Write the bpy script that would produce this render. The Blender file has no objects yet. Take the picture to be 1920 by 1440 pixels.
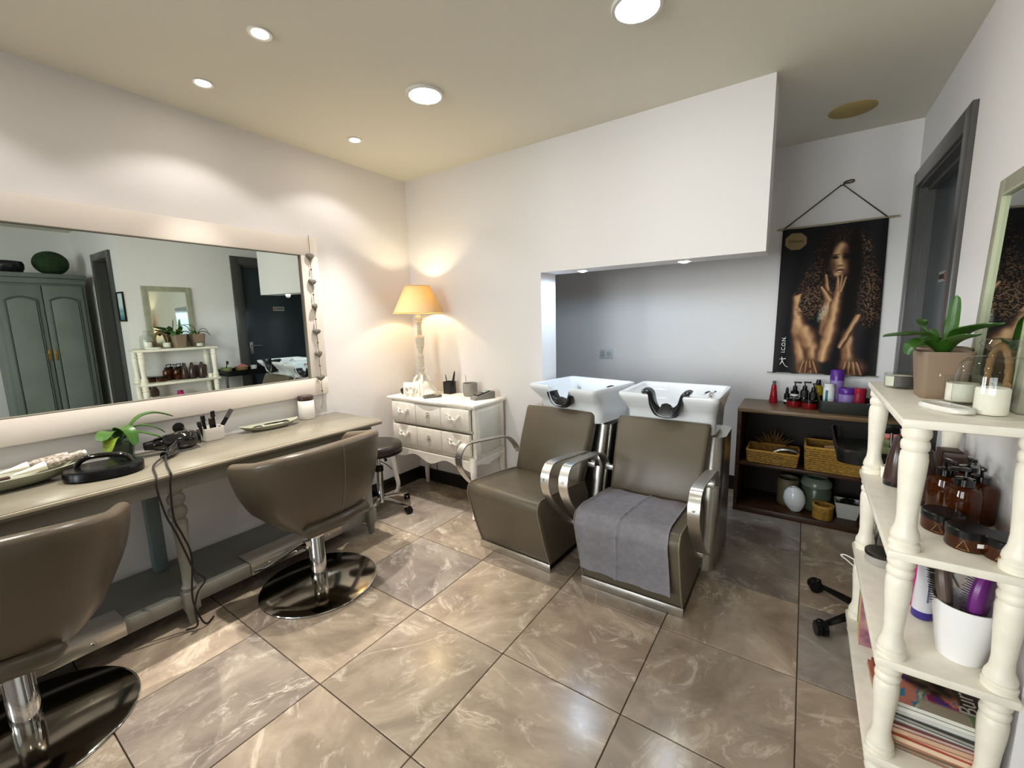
import bpy, bmesh, math, random
from mathutils import Vector, Matrix, noise
random.seed(7)
PI = math.pi
S = bpy.context.scene
COL = S.collection
R = math.radians

# ------------------------------------------------------------------ camera
cam_d = bpy.data.cameras.new('camera')
cam = bpy.data.objects.new('camera', cam_d)
COL.objects.link(cam)
S.camera = cam
cam_d.sensor_width = 36.0
cam_d.sensor_fit = 'HORIZONTAL'
cam_d.lens = 36.0 * 798.76 / 1920
cam_d.clip_start = 0.02
yaw, pit, rol = R(-34.535), R(8.535), R(1.412)
fw = Vector((math.sin(yaw) * math.cos(pit), math.cos(yaw) * math.cos(pit), -math.sin(pit)))
ri = Vector((math.cos(yaw), -math.sin(yaw), 0))
dn = fw.cross(ri)
r2 = ri * math.cos(rol) + dn * math.sin(rol)
d2 = -ri * math.sin(rol) + dn * math.cos(rol)
mw = Matrix((r2, -d2, -fw)).transposed().to_4x4()
mw.translation = Vector((2.733, -2.520, 1.363))
cam.matrix_world = mw

# ------------------------------------------------------------------ world and lights
W = bpy.data.worlds.new('world')
S.world = W
W.use_nodes = True
W.node_tree.nodes['Background'].inputs[0].default_value = (0.80, 0.88, 1.0, 1)
W.node_tree.nodes['Background'].inputs[1].default_value = 1.0
S.view_settings.view_transform = 'Standard'
S.view_settings.look = 'None'
S.view_settings.gamma = 1.0
S.view_settings.use_curve_mapping = False
S.view_settings.exposure = 0.36
try:
    S.cycles.transparent_max_bounces = 32
except AttributeError:
    pass
WINDOW_W = 760.0       # daylight through the shop window
LED_E = 36.0           # ceiling panel emission
SPOT_W = 100.0          # halogen spots
NICHE_W = 9.0
LAMP_W = 12.0


def light(name, kind, loc, energy, color, rot=(0, 0, 0), **kw):
    d = bpy.data.lights.new(name, kind)
    d.energy = energy
    d.color = color
    for k, v in kw.items():
        setattr(d, k, v)
    o = bpy.data.objects.new(name, d)
    o.location = loc
    o.rotation_euler = rot
    COL.objects.link(o)
    return o


light('window_daylight', 'AREA', (-0.4, -12.0, 1.7), WINDOW_W, (0.93, 0.96, 1.0), (R(90), 0, R(-8)),
      shape='RECTANGLE', size=6.0, size_y=3.6)
light('added_side_daylight', 'AREA', (-3.5, -9.0, 1.75), 820.0, (0.96, 0.97, 1.0), (R(90), 0, R(-37)),
      shape='RECTANGLE', size=3.4, size_y=3.2)  # added light, aimed through the added side window to brighten the right wall


# ------------------------------------------------------------------ materials
def lin(c):
    if isinstance(c, str):
        c = c.lstrip('#')
        c = [int(c[i:i + 2], 16) / 255 for i in (0, 2, 4)]
    return tuple(x / 12.92 if x <= 0.04045 else ((x + 0.055) / 1.055) ** 2.4 for x in c)


MATS = {}


def P(name, col, rough=0.5, metal=0.0, var=0.0, scale=8.0, bump=0.0, bscale=60.0, stretch=(1, 1, 1), col2=None,
      emit=0.0, trans=0.0, ior=1.45, spec=0.5, coat=0.0, sss=0.0, alpha=1.0, randobj=0.0):
    if name in MATS:
        return MATS[name]
    m = bpy.data.materials.new(name)
    m.use_nodes = True
    nt = m.node_tree
    b = nt.nodes['Principled BSDF']
    c = lin(col)
    b.inputs['Base Color'].default_value = (*c, 1)
    b.inputs['Roughness'].default_value = rough
    b.inputs['Metallic'].default_value = metal
    b.inputs['IOR'].default_value = ior
    b.inputs['Specular IOR Level'].default_value = spec
    b.inputs['Transmission Weight'].default_value = trans
    b.inputs['Coat Weight'].default_value = coat
    b.inputs['Alpha'].default_value = alpha
    if emit:
        b.inputs['Emission Color'].default_value = (*c, 1)
        b.inputs['Emission Strength'].default_value = emit
    if var or bump or col2:
        tc = nt.nodes.new('ShaderNodeTexCoord')
        mp = nt.nodes.new('ShaderNodeMapping')
        mp.inputs['Scale'].default_value = stretch
        nt.links.new(tc.outputs['Object'], mp.inputs['Vector'])
    if var or col2:
        n = nt.nodes.new('ShaderNodeTexNoise')
        n.inputs['Scale'].default_value = scale
        n.inputs['Detail'].default_value = 5
        nt.links.new(mp.outputs[0], n.inputs['Vector'])
        mx = nt.nodes.new('ShaderNodeMix')
        mx.data_type = 'RGBA'
        ca = c if col2 else tuple(x * (1 - var) for x in c)
        cb = lin(col2) if col2 else tuple(min(1, x * (1 + var)) for x in c)
        mx.inputs[6].default_value = (*ca, 1)
        mx.inputs[7].default_value = (*cb, 1)
        rp = nt.nodes.new('ShaderNodeValToRGB')
        rp.color_ramp.elements[0].position = 0.35
        rp.color_ramp.elements[1].position = 0.65
        nt.links.new(n.outputs[0], rp.inputs[0])
        nt.links.new(rp.outputs[0], mx.inputs[0])
        nt.links.new(mx.outputs[2], b.inputs['Base Color'])
    if bump:
        n2 = nt.nodes.new('ShaderNodeTexNoise')
        n2.inputs['Scale'].default_value = bscale
        n2.inputs['Detail'].default_value = 3
        nt.links.new(mp.outputs[0], n2.inputs['Vector'])
        bp = nt.nodes.new('ShaderNodeBump')
        bp.inputs['Strength'].default_value = bump
        bp.inputs['Distance'].default_value = 0.003
        nt.links.new(n2.outputs[0], bp.inputs['Height'])
        nt.links.new(bp.outputs[0], b.inputs['Normal'])
    MATS[name] = m
    return m


def painted_mat(name, rough=0.6):
    m = bpy.data.materials.new(name)
    m.use_nodes = True
    nt = m.node_tree
    a = nt.nodes.new('ShaderNodeAttribute')
    a.attribute_name = 'print'
    b = nt.nodes['Principled BSDF']
    b.inputs['Roughness'].default_value = rough
    b.inputs['Specular IOR Level'].default_value = 0.25
    nt.links.new(a.outputs['Color'], b.inputs['Base Color'])
    return m


def tile_mat():
    m = bpy.data.materials.new('stone_tile')
    m.use_nodes = True
    nt = m.node_tree
    N, L = nt.nodes, nt.links
    b = N['Principled BSDF']
    tc = N.new('ShaderNodeTexCoord')
    oi = N.new('ShaderNodeObjectInfo')
    mul = N.new('ShaderNodeMath'); mul.operation = 'MULTIPLY'; mul.inputs[1].default_value = 57.0
    L.new(oi.outputs['Random'], mul.inputs[0])
    cmb = N.new('ShaderNodeCombineXYZ')
    L.new(mul.outputs[0], cmb.inputs[0]); L.new(mul.outputs[0], cmb.inputs[2])
    rotz = N.new('ShaderNodeMath'); rotz.operation = 'MULTIPLY'; rotz.inputs[1].default_value = 9.0
    L.new(oi.outputs['Random'], rotz.inputs[0])
    vr = N.new('ShaderNodeVectorRotate'); vr.rotation_type = 'Z_AXIS'
    L.new(tc.outputs['Object'], vr.inputs['Vector']); L.new(rotz.outputs[0], vr.inputs['Angle'])
    add = N.new('ShaderNodeVectorMath'); add.operation = 'ADD'
    L.new(vr.outputs[0], add.inputs[0]); L.new(cmb.outputs[0], add.inputs[1])
    mp = N.new('ShaderNodeMapping'); mp.inputs['Scale'].default_value = (1.0, 1.55, 1.0); mp.inputs['Rotation'].default_value = (0, 0, 0.5)
    L.new(add.outputs[0], mp.inputs['Vector'])

    def nz(scale, detail, rough, dist, vec=mp):
        n = N.new('ShaderNodeTexNoise')
        n.inputs['Scale'].default_value = scale; n.inputs['Detail'].default_value = detail
        n.inputs['Roughness'].default_value = rough; n.inputs['Distortion'].default_value = dist
        L.new(vec.outputs[0], n.inputs['Vector'])
        return n

    def ramp(src, stops):
        r = N.new('ShaderNodeValToRGB')
        e = r.color_ramp.elements
        e[0].position, e[0].color = stops[0][0], (*lin(stops[0][1]), 1)
        e[1].position, e[1].color = stops[-1][0], (*lin(stops[-1][1]), 1)
        for p, c in stops[1:-1]:
            q = e.new(p); q.color = (*lin(c), 1)
        L.new(src, r.inputs[0])
        return r
    base = ramp(nz(3.2, 7, 0.62, 0.6).outputs[0], [(0.30, '#8b8077'), (0.45, '#9f9388'), (0.58, '#b2a699'), (0.74, '#c6bbae')])
    # pale broken veins: thin bands where a distorted noise crosses one half, gated by a second noise
    v = nz(2.2, 5, 0.55, 0.5)
    sub = N.new('ShaderNodeMath'); sub.operation = 'SUBTRACT'; sub.inputs[1].default_value = 0.5
    L.new(v.outputs[0], sub.inputs[0])
    ab = N.new('ShaderNodeMath'); ab.operation = 'ABSOLUTE'
    L.new(sub.outputs[0], ab.inputs[0])
    vein = ramp(ab.outputs[0], [(0.0, '#ffffff'), (0.005, '#909090'), (0.014, '#000000')])
    gate = ramp(nz(2.3, 3, 0.5, 0.2, add).outputs[0], [(0.54, '#000000'), (0.64, '#ffffff')])
    spk = ramp(nz(5.5, 10, 0.74, 0.9).outputs[0], [(0.54, '#000000'), (0.66, '#ffffff')])
    m1 = N.new('ShaderNodeMath'); m1.operation = 'MULTIPLY'
    L.new(vein.outputs[0], m1.inputs[0]); L.new(gate.outputs[0], m1.inputs[1])
    m2 = N.new('ShaderNodeMath'); m2.operation = 'MAXIMUM'
    L.new(m1.outputs[0], m2.inputs[0])
    m3 = N.new('ShaderNodeMath'); m3.operation = 'MULTIPLY'; m3.inputs[1].default_value = 0.7
    L.new(spk.outputs[0], m3.inputs[0]); L.new(m3.outputs[0], m2.inputs[1])
    mix = N.new('ShaderNodeMix'); mix.data_type = 'RGBA'
    L.new(m2.outputs[0], mix.inputs[0]); L.new(base.outputs[0], mix.inputs[6])
    mix.inputs[7].default_value = (*lin('#e4dcd0'), 1)
    # a whole-tile shift between warmer and greyer stone
    tone = N.new('ShaderNodeMix'); tone.data_type = 'RGBA'; tone.blend_type = 'MULTIPLY'
    tone.inputs[0].default_value = 1.0
    tr = ramp(oi.outputs['Random'], [(0.0, '#dedee0'), (0.5, '#fff6e8'), (1.0, '#eae4da')])
    L.new(mix.outputs[2], tone.inputs[6]); L.new(tr.outputs[0], tone.inputs[7])
    L.new(tone.outputs[2], b.inputs['Base Color'])
    rr = N.new('ShaderNodeMapRange')
    rr.inputs['To Min'].default_value = 0.12; rr.inputs['To Max'].default_value = 0.30
    L.new(nz(5.0, 4, 0.5, 0.0).outputs[0], rr.inputs['Value'])
    L.new(rr.outputs[0], b.inputs['Roughness'])
    b.inputs['Specular IOR Level'].default_value = 0.5
    bp = N.new('ShaderNodeBump'); bp.inputs['Strength'].default_value = 0.12; bp.inputs['Distance'].default_value = 0.004
    L.new(nz(4.0, 6, 0.55, 0.3).outputs[0], bp.inputs['Height']); L.new(bp.outputs[0], b.inputs['Normal'])
    return m


M_WALL = P('wall_paint', '#e6e2e0', 0.75, bump=0.05, bscale=90)
M_CEIL = P('ceiling_paint', '#e0dbcb', 0.85, bump=0.03, bscale=60)
M_TILE = tile_mat()
M_GROUT = P('grout', '#83776a', 0.9)
M_BLACKBASE = P('black_skirting', '#1d1a18', 0.35)
M_WHITE = P('white_paint', '#efe7d9', 0.45, var=0.05, scale=14, bump=0.06, bscale=120)
M_SHELFW = P('shelf_cream_paint', '#f1e9d8', 0.38, var=0.04, scale=20)
M_CHESTW = P('chest_cream_paint', '#f3ece0', 0.45, var=0.05, scale=25)
M_CHESTG = P('chest_groove', '#b9ae9e', 0.6)
M_FRAMEW = P('mirror_frame_paint', '#e9dfd4', 0.5)
M_MIRROR = P('mirror_glass', '#dbe2da', 0.0, metal=1.0)
M_CHROME = P('chrome', '#d8d8d6', 0.07, metal=1.0)
M_STEEL = P('brushed_steel', '#b9b6ae', 0.28, metal=1.0, bump=0.08, bscale=200, stretch=(1, 1, 0.05))
M_ALU = P('polished_aluminium', '#d4d2cd', 0.32, metal=1.0)
M_BASE = P('dark_chrome', '#aaa294', 0.11, metal=1.0)
M_LEATHER = P('taupe_leather', '#594e40', 0.3, var=0.05, scale=3, bump=0.12, bscale=260)
M_LEATHER2 = P('wash_chair_leather', '#5f5546', 0.36, var=0.05, scale=3, bump=0.1, bscale=260)
M_LEATHERD = P('dark_inner_leather', '#453d34', 0.4, bump=0.1, bscale=260)
M_PIPING = P('piping', '#7b705f', 0.35)
M_TABLE = P('table_grey_paint', '#787264', 0.2, var=0.05, scale=5)
M_TABLEF = P('table_frame_paint', '#7f7c72', 0.45, var=0.06, scale=9)
M_TABLED = P('table_low_board', '#62625b', 0.5)
M_EDGE = P('table_edge', '#c2b6a2', 0.35)
M_BLACK = P('black_plastic', '#0d0d0e', 0.26, spec=0.35)
M_BLACKG = P('black_gloss', '#0b0a0c', 0.08, coat=0.5)
M_BLACKM = P('black_matt', '#171614', 0.6)
M_RUBBER = P('black_rubber', '#121214', 0.32)
M_CER = P('white_ceramic', '#e6e8e9', 0.08, coat=0.4)
M_SLATE = P('door_slate_paint', '#333b40', 0.24, var=0.04, scale=6)
M_SLATEF = P('door_frame_paint', '#4c4a48', 0.3)
M_WOOD = P('dark_walnut', '#4a2d18', 0.4, col2='#2c190d', scale=6, stretch=(1, 9, 9))
M_WOODT = P('pale_walnut_top', '#80684c', 0.35, col2='#6a533a', scale=5, stretch=(1, 10, 10))  # cabinet top, lighter brown than its sides
M_WICKER = P('wicker', '#a9802f', 0.6, col2='#7c5a20', scale=60, bump=0.6, bscale=120)
M_LEAF = P('orchid_leaf', '#37601b', 0.33, col2='#2a4b14', scale=9)
M_LEAFY = P('orchid_leaf_yellowing', '#8a9426', 0.4, col2='#6d8423', scale=9)
M_POT = P('taupe_pot', '#85705c', 0.5)


def thin_glass(name, tint, body=0.0, bodycol='#ffffff', f0=0.05):
    """thin-walled glass: tinted see-through, Fresnel reflection, optional pigment"""
    m = bpy.data.materials.new(name)
    m.use_nodes = True
    nt = m.node_tree
    nt.nodes.clear()
    L = nt.links
    o = nt.nodes.new('ShaderNodeOutputMaterial')
    t = nt.nodes.new('ShaderNodeBsdfTransparent'); t.inputs[0].default_value = (*lin(tint), 1)
    d = nt.nodes.new('ShaderNodeBsdfDiffuse'); d.inputs[0].default_value = (*lin(bodycol), 1)
    g = nt.nodes.new('ShaderNodeBsdfGlossy'); g.inputs['Roughness'].default_value = 0.02
    a = nt.nodes.new('ShaderNodeMixShader'); a.inputs[0].default_value = body
    L.new(t.outputs[0], a.inputs[1]); L.new(d.outputs[0], a.inputs[2])
    fr = nt.nodes.new('ShaderNodeFresnel'); fr.inputs['IOR'].default_value = 1.5
    b = nt.nodes.new('ShaderNodeMixShader')
    ge = nt.nodes.new('ShaderNodeNewGeometry')
    mx = nt.nodes.new('ShaderNodeMix'); mx.data_type = 'FLOAT'; mx.inputs[3].default_value = 0.0
    L.new(ge.outputs['Backfacing'], mx.inputs[0]); L.new(fr.outputs[0], mx.inputs[2])
    L.new(mx.outputs[0], b.inputs[0]); L.new(a.outputs[0], b.inputs[1]); L.new(g.outputs[0], b.inputs[2])
    L.new(b.outputs[0], o.inputs[0])
    return m


M_GLASS = thin_glass('clear_glass', '#f4f6f4')
M_GLASSG = thin_glass('greenish_glass', '#dbe7e0', 0.06, '#8fa39a')
M_AMBER = thin_glass('amber_glass', '#a85a14', 0.35, '#5a2a08')
M_WAX = P('candle_wax', '#f3ecdc', 0.5)
M_LABELW = P('white_label', '#e9e6df', 0.5)
M_LABELD = P('dark_label', '#4a4742', 0.55)
M_RED = P('red_plastic', '#9c1220', 0.2)
M_DKRED = P('dark_red_jar', '#7a1015', 0.15)
M_PURPLE = P('purple_plastic', '#5b2a8c', 0.25)
M_LILAC = P('lilac_label', '#8f78b2', 0.4)
M_MAGENTA = P('magenta_bottle', '#c02a78', 0.22)
M_YELLOW = P('yellow_oil', '#a08a14', 0.12)
M_TEAL = P('teal_label', '#1f6f78', 0.4)
M_TOWEL = P('grey_towel', '#7e7b80', 0.95, var=0.08, scale=40, bump=0.6, bscale=220)
M_STONE = P('grey_stoneware', '#8f8b84', 0.6, var=0.06, scale=20)
M_TRAY = P('green_grey_tray', '#8f8f7c', 0.4, var=0.1, scale=10)
M_GREYM = P('grey_mirror_frame', '#9a9883', 0.55, var=0.08, scale=20)
M_ARM = P('armoire_green_grey', '#69716a', 0.5, var=0.1, scale=4, stretch=(1, 1, 0.2))
M_ARMD = P('armoire_edge', '#505752', 0.5)
M_MOSS = P('moss_green', '#26401c', 0.9, col2='#1a2e13', scale=30, bump=0.9, bscale=90)
M_CORD = P('dark_cord', '#1b1714', 0.6)
M_ROPE = P('brown_rope', '#5b4c3c', 0.8)
M_HEART = P('felt_heart', '#6f6961', 0.85, var=0.12, scale=60, bump=0.5, bscale=150)
M_BRASS = P('aged_brass', '#a98a4a', 0.35, metal=1.0)
M_OCHRE = P('ochre_patch', '#b59f62', 0.8)
M_BARK = P('rust_wicker', '#86653f', 0.75, bump=0.7, bscale=70)
M_PAPER = P('paper', '#e8e4d8', 0.7)
M_SOCKET = P('socket_white', '#e4e3da', 0.4)
M_TUBE = P('brown_tube', '#4b3630', 0.22, col2='#2c1d1b', scale=14, stretch=(6, 6, 0.3))
M_LED = P('led_diffuser', '#fffbf4', 0.5, emit=LED_E)
M_HALO = P('halogen_bulb', '#fff2dc', 0.5, emit=60.0)
M_SPOTN = P('niche_bulb', '#f2f6ff', 0.5, emit=60.0)
M_TRIM = P('lamp_trim_white', '#d9d5cd', 0.4)
M_GREYBOX = P('grey_card', '#8d8578', 0.6)
M_PINKB = P('pink_cloth', '#b86a66', 0.8)
M_TAN = P('tan_wood', '#9b7a4c', 0.55)


def shade_mat():
    m = bpy.data.materials.new('lamp_shade_linen')
    m.use_nodes = True
    nt = m.node_tree
    nt.nodes.clear()
    o = nt.nodes.new('ShaderNodeOutputMaterial')
    a = nt.nodes.new('ShaderNodeBsdfDiffuse'); a.inputs[0].default_value = (*lin('#d9c29a'), 1)
    t = nt.nodes.new('ShaderNodeBsdfTranslucent'); t.inputs[0].default_value = (*lin('#d0b250'), 1)
    x = nt.nodes.new('ShaderNodeMixShader'); x.inputs[0].default_value = 0.34
    nt.links.new(a.outputs[0], x.inputs[1]); nt.links.new(t.outputs[0], x.inputs[2])
    nt.links.new(x.outputs[0], o.inputs[0])
    return m


M_SHADE = shade_mat()


# ------------------------------------------------------------------ mesh helpers
def rotm(rot):
    return (Matrix.Rotation(rot[2], 3, 'Z') @ Matrix.Rotation(rot[1], 3, 'Y') @ Matrix.Rotation(rot[0], 3, 'X')) if rot else Matrix.Identity(3)


class MB:
    def __init__(self):
        self.bm = bmesh.new()

    def box(self, c, s, rot=None, bev=0.0, seg=2):
        b = bmesh.new()
        bmesh.ops.create_cube(b, size=1.0)
        for v in b.verts:
            v.co = Vector((v.co.x * s[0], v.co.y * s[1], v.co.z * s[2]))
        if bev:
            bmesh.ops.bevel(b, geom=b.edges[:], offset=min(bev, min(s) * 0.49), segments=seg, profile=0.5, affect='EDGES')
        self._add(b, c, rot)
        return self

    def _add(self, b, c=(0, 0, 0), rot=None):
        m = rotm(rot)
        mp = {}
        for v in b.verts:
            mp[v] = self.bm.verts.new(m @ v.co + Vector(c))
        for f in b.faces:
            try:
                self.bm.faces.new([mp[v] for v in f.verts])
            except ValueError:
                pass
        b.free()

    def lathe(self, prof, n=24, at=(0, 0, 0), rot=None, sx=1.0, sy=1.0):
        b = bmesh.new()
        rings = []
        for r, z in prof:
            if r < 1e-5:
                rings.append([b.verts.new((0, 0, z))])
            else:
                rings.append([b.verts.new((r * sx * math.cos(2 * PI * i / n), r * sy * math.sin(2 * PI * i / n), z)) for i in range(n)])
        for a, c in zip(rings, rings[1:]):
            if len(a) == 1 and len(c) == 1:
                continue
            for i in range(n):
                j = (i + 1) % n
                if len(a) == 1:
                    b.faces.new([a[0], c[j], c[i]])
                elif len(c) == 1:
                    b.faces.new([a[i], a[j], c[0]])
                else:
                    b.faces.new([a[i], a[j], c[j], c[i]])
        self._add(b, at, rot)
        return self

    def loft(self, secs, cap0=True, cap1=True, closed=True):
        rows = [[self.bm.verts.new(Vector(p)) for p in s] for s in secs]
        n = len(rows[0])
        for a, c in zip(rows, rows[1:]):
            for i in range(n if closed else n - 1):
                j = (i + 1) % n
                try:
                    self.bm.faces.new([a[i], a[j], c[j], c[i]])
                except ValueError:
                    pass
        if cap0:
            self.bm.faces.new(rows[0][::-1])
        if cap1:
            self.bm.faces.new(rows[-1])
        return self

    def tube(self, pts, r, n=8, closed=False, flat=None, up=None):
        pts = [Vector(p) for p in pts]
        k = len(pts)
        secs = []
        prev = None
        for i, p in enumerate(pts):
            if closed:
                t = pts[(i + 1) % k] - pts[i - 1]
            else:
                t = pts[min(i + 1, k - 1)] - pts[max(i - 1, 0)]
            t.normalize()
            if up is not None:
                u = Vector(up) - t * Vector(up).dot(t)
                if u.length < 1e-4:
                    u = t.orthogonal()
            elif prev is None:
                u = t.orthogonal()
            else:
                u = prev - t * prev.dot(t)
                if u.length < 1e-5:
                    u = t.orthogonal()
            u.normalize()
            prev = u
            w = t.cross(u)
            rr = r[i] if isinstance(r, (list, tuple)) else r
            fa = flat if flat else 1.0
            secs.append([p + u * (rr * math.cos(2 * PI * q / n)) + w * (rr * fa * math.sin(2 * PI * q / n)) for q in range(n)])
        if closed:
            secs.append(secs[0])
            self.loft(secs, False, False)
        else:
            self.loft(secs)
        return self

    def prism(self, poly, h, fn, bev=0.0):
        """poly: 2D outline; fn(u, v, w) -> 3D; w runs 0..h"""
        b = bmesh.new()
        lo = [b.verts.new(Vector(fn(u, v, 0))) for u, v in poly]
        hi = [b.verts.new(Vector(fn(u, v, h))) for u, v in poly]
        b.faces.new(lo[::-1]); b.faces.new(hi)
        n = len(poly)
        for i in range(n):
            j = (i + 1) % n
            b.faces.new([lo[i], lo[j], hi[j], hi[i]])
        bmesh.ops.recalc_face_normals(b, faces=b.faces[:])
        if bev:
            ed = [e for e in b.edges if (e.verts[0] in lo and e.verts[1] in lo) or (e.verts[0] in hi and e.verts[1] in hi)]
            bmesh.ops.bevel(b, geom=ed, offset=bev, segments=3, profile=0.5, affect='EDGES')
        self._add(b)
        return self

    def ribbon(self, pts, width, thick, x):
        """flat bar bent in the y-z plane, extruded along x"""
        pts = [Vector((0, p[0], p[1])) for p in pts]
        secs = []
        for i, p in enumerate(pts):
            t = (pts[min(i + 1, len(pts) - 1)] - pts[max(i - 1, 0)]).normalized()
            nrm = Vector((0, -t.z, t.y))
            secs.append([p + nrm * (a * thick / 2) + Vector((x + b * width / 2, 0, 0)) for a, b in ((-1, -1), (-1, 1), (1, 1), (1, -1))])
        self.loft(secs)
        return self

    def grid(self, fn, nu, nv):
        rows = [[self.bm.verts.new(Vector(fn(i / (nu - 1), j / (nv - 1)))) for j in range(nv)] for i in range(nu)]
        for a, c in zip(rows, rows[1:]):
            for j in range(nv - 1):
                self.bm.faces.new([a[j], a[j + 1], c[j + 1], c[j]])
        return self

    def solidify(self, th):
        bmesh.ops.recalc_face_normals(self.bm, faces=self.bm.faces[:])
        bmesh.ops.solidify(self.bm, geom=self.bm.faces[:], thickness=th)
        return self

    def build(self, name, mat, parent=None, loc=None, rz=0.0, smooth=40, weld=False):
        if weld:
            bmesh.ops.remove_doubles(self.bm, verts=self.bm.verts[:], dist=1e-5)
        bmesh.ops.recalc_face_normals(self.bm, faces=self.bm.faces[:])
        me = bpy.data.meshes.new(name)
        self.bm.to_mesh(me)
        self.bm.free()
        if smooth:
            for p in me.polygons:
                p.use_smooth = True
            me.set_sharp_from_angle(angle=R(smooth))
        me.materials.append(mat)
        o = bpy.data.objects.new(name, me)
        COL.objects.link(o)
        if parent:
            o.parent = parent
        if loc:
            o.location = loc
        if rz:
            o.rotation_euler = (0, 0, rz)
        return o


def tag(o, label=None, cat=None, group=None, kind=None):
    if label: o['label'] = label
    if cat: o['category'] = cat
    if group: o['group'] = group
    if kind: o['kind'] = kind
    return o


def thing(name, label, cat, loc=(0, 0, 0), rz=0.0, group=None):
    o = bpy.data.objects.new(name, None)
    o.empty_display_size = 0.1
    COL.objects.link(o)
    o.location = loc
    o.rotation_euler = (0, 0, rz)
    return tag(o, label, cat, group)


def struct(name, mb, m, **kw):
    return tag(mb.build(name, m, **kw), kind='structure')


def copy_tree(o, parent=None):
    c = o.copy()
    COL.objects.link(c)
    if parent:
        c.parent = parent
    for ch in list(o.children):
        copy_tree(ch, c)
    return c


def smoothpath(pts, k=6):
    """Catmull-Rom through points"""
    pts = [Vector(p) for p in pts]
    out = []
    for i in range(len(pts) - 1):
        p0 = pts[max(i - 1, 0)]; p1 = pts[i]; p2 = pts[i + 1]; p3 = pts[min(i + 2, len(pts) - 1)]
        for q in range(k):
            t = q / k
            out.append(0.5 * ((2 * p1) + (p2 - p0) * t + (2 * p0 - 5 * p1 + 4 * p2 - p3) * t * t + (3 * p1 - p0 - 3 * p2 + p3) * t ** 3))
    out.append(pts[-1])
    return out


def rrect(w, d, r, n=6, cx=0.0, cy=0.0):
    """rounded rectangle outline, half sizes w, d"""
    o = []
    for sx, sy, a0 in ((1, 1, 0), (-1, 1, 90), (-1, -1, 180), (1, -1, 270)):
        for i in range(n + 1):
            a = R(a0 + 90 * i / n)
            o.append((cx + sx * (w - r) + r * math.cos(a), cy + sy * (d - r) + r * math.sin(a)))
    return o


def resample(loop, n):
    L = [Vector((p[0], p[1], 0)) for p in loop]
    L.append(L[0])
    ds = [0]
    for a, b in zip(L, L[1:]):
        ds.append(ds[-1] + (b - a).length)
    out = []
    k = 0
    for i in range(n):
        t = ds[-1] * i / n
        while ds[k + 1] < t:
            k += 1
        f = (t - ds[k]) / max(1e-9, ds[k + 1] - ds[k])
        p = L[k].lerp(L[k + 1], f)
        out.append((p.x, p.y))
    return out


def text_part(name, body, size, mat, parent, loc, rot, extrude=0.0006, align='CENTER'):
    cu = bpy.data.curves.new('text', 'FONT')
    cu.body = body; cu.size = size; cu.extrude = extrude
    cu.align_x = align; cu.align_y = 'CENTER'
    t = bpy.data.objects.new('text', cu)
    COL.objects.link(t)
    dg = bpy.context.evaluated_depsgraph_get()
    me = bpy.data.meshes.new_from_object(t.evaluated_get(dg))
    bpy.data.objects.remove(t)
    me.materials.clear(); me.materials.append(mat)
    me.name = name
    o = bpy.data.objects.new(name, me)
    COL.objects.link(o)
    o.parent = parent; o.location = loc; o.rotation_euler = rot
    return o


def paint(o, fn, uvfn):
    """flat print stored per vertex: fn(u, v) -> sRGB"""
    me = o.data
    at = me.color_attributes.new('print', 'FLOAT_COLOR', 'POINT')
    buf = []
    for v in me.vertices:
        u, w = uvfn(v.co)
        c = lin(fn(u, w))
        buf.extend((c[0], c[1], c[2], 1.0))
    at.data.foreach_set('color', buf)


# ================================================================== SETTING
H = 2.48
XR = 3.235
# floor slab with one object per tile
fl = struct('floor', MB().box((2.45, -2.2, -0.06), (5.3, 7.0, 0.10)), M_GROUT, smooth=0)
T = 0.503
tile0 = MB().box((0, 0, 0), (T - 0.003, T - 0.003, 0.014), bev=0.0015, seg=1)
tmesh = None
for i in range(-3, 8):
    for j in range(-9, 5):
        x0 = 1.281 + T * i + T / 2
        y0 = -1.257 + T * j + T / 2
        xa, xb = max(x0 - T / 2 + .002, 0.0), min(x0 + T / 2 - .002, 5.05)
        ya, yb = max(y0 - T / 2 + .002, -5.6), min(y0 + T / 2 - .002, 1.10)
        if xb - xa < 0.03 or yb - ya < 0.03:
            continue
        if x0 > XR + 0.2 and y0 > -0.85:
            continue
        full = (xb - xa) > T - 0.006 and (yb - ya) > T - 0.006
        if full and tmesh:
            o = bpy.data.objects.new('tile', tmesh)
            COL.objects.link(o)
        else:
            o = MB().box((0, 0, 0), (xb - xa, yb - ya, 0.014), bev=0.0015, seg=1).build('tile', M_TILE, smooth=0)
            if full:
                tmesh = o.data
        o.parent = fl
        o.location = ((xa + xb) / 2, (ya + yb) / 2, -0.007 + random.uniform(-0.0004, 0.0))

struct('ceiling', MB().box((2.45, -2.2, H + 0.05), (5.3, 7.0, 0.10)), M_CEIL, smooth=0)
wl = MB()
wl.box((-0.06, -1.0, H / 2), (0.12, 4.9, H + 0.02)); wl.box((-0.06, -5.45, H / 2), (0.12, 0.50, H + 0.02))
wl.box((-0.06, -4.325, 0.2), (0.12, 1.75, 0.40)); wl.box((-0.06, -4.325, 2.415), (0.12, 1.75, 0.15))
struct('wall_left', wl, M_WALL, smooth=0)
w2m = MB()
for y in (-3.48, -4.325, -5.17):
    w2m.box((-0.06, y, 1.37), (0.07, 0.06, 1.94))
w2m.box((-0.06, -4.325, 0.43), (0.07, 1.75, 0.06)); w2m.box((-0.06, -4.325, 2.31), (0.07, 1.75, 0.06))
added_win = struct('added_side_window', w2m, M_SLATEF)  # added unseen window that lets extra light onto the right wall
MB().box((-0.06, -3.90, 1.37), (0.006, 0.78, 1.82)).build('pane', M_GLASS, added_win)
MB().box((-0.06, -4.75, 1.37), (0.006, 0.78, 1.82)).build('pane', M_GLASS, added_win)
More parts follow.
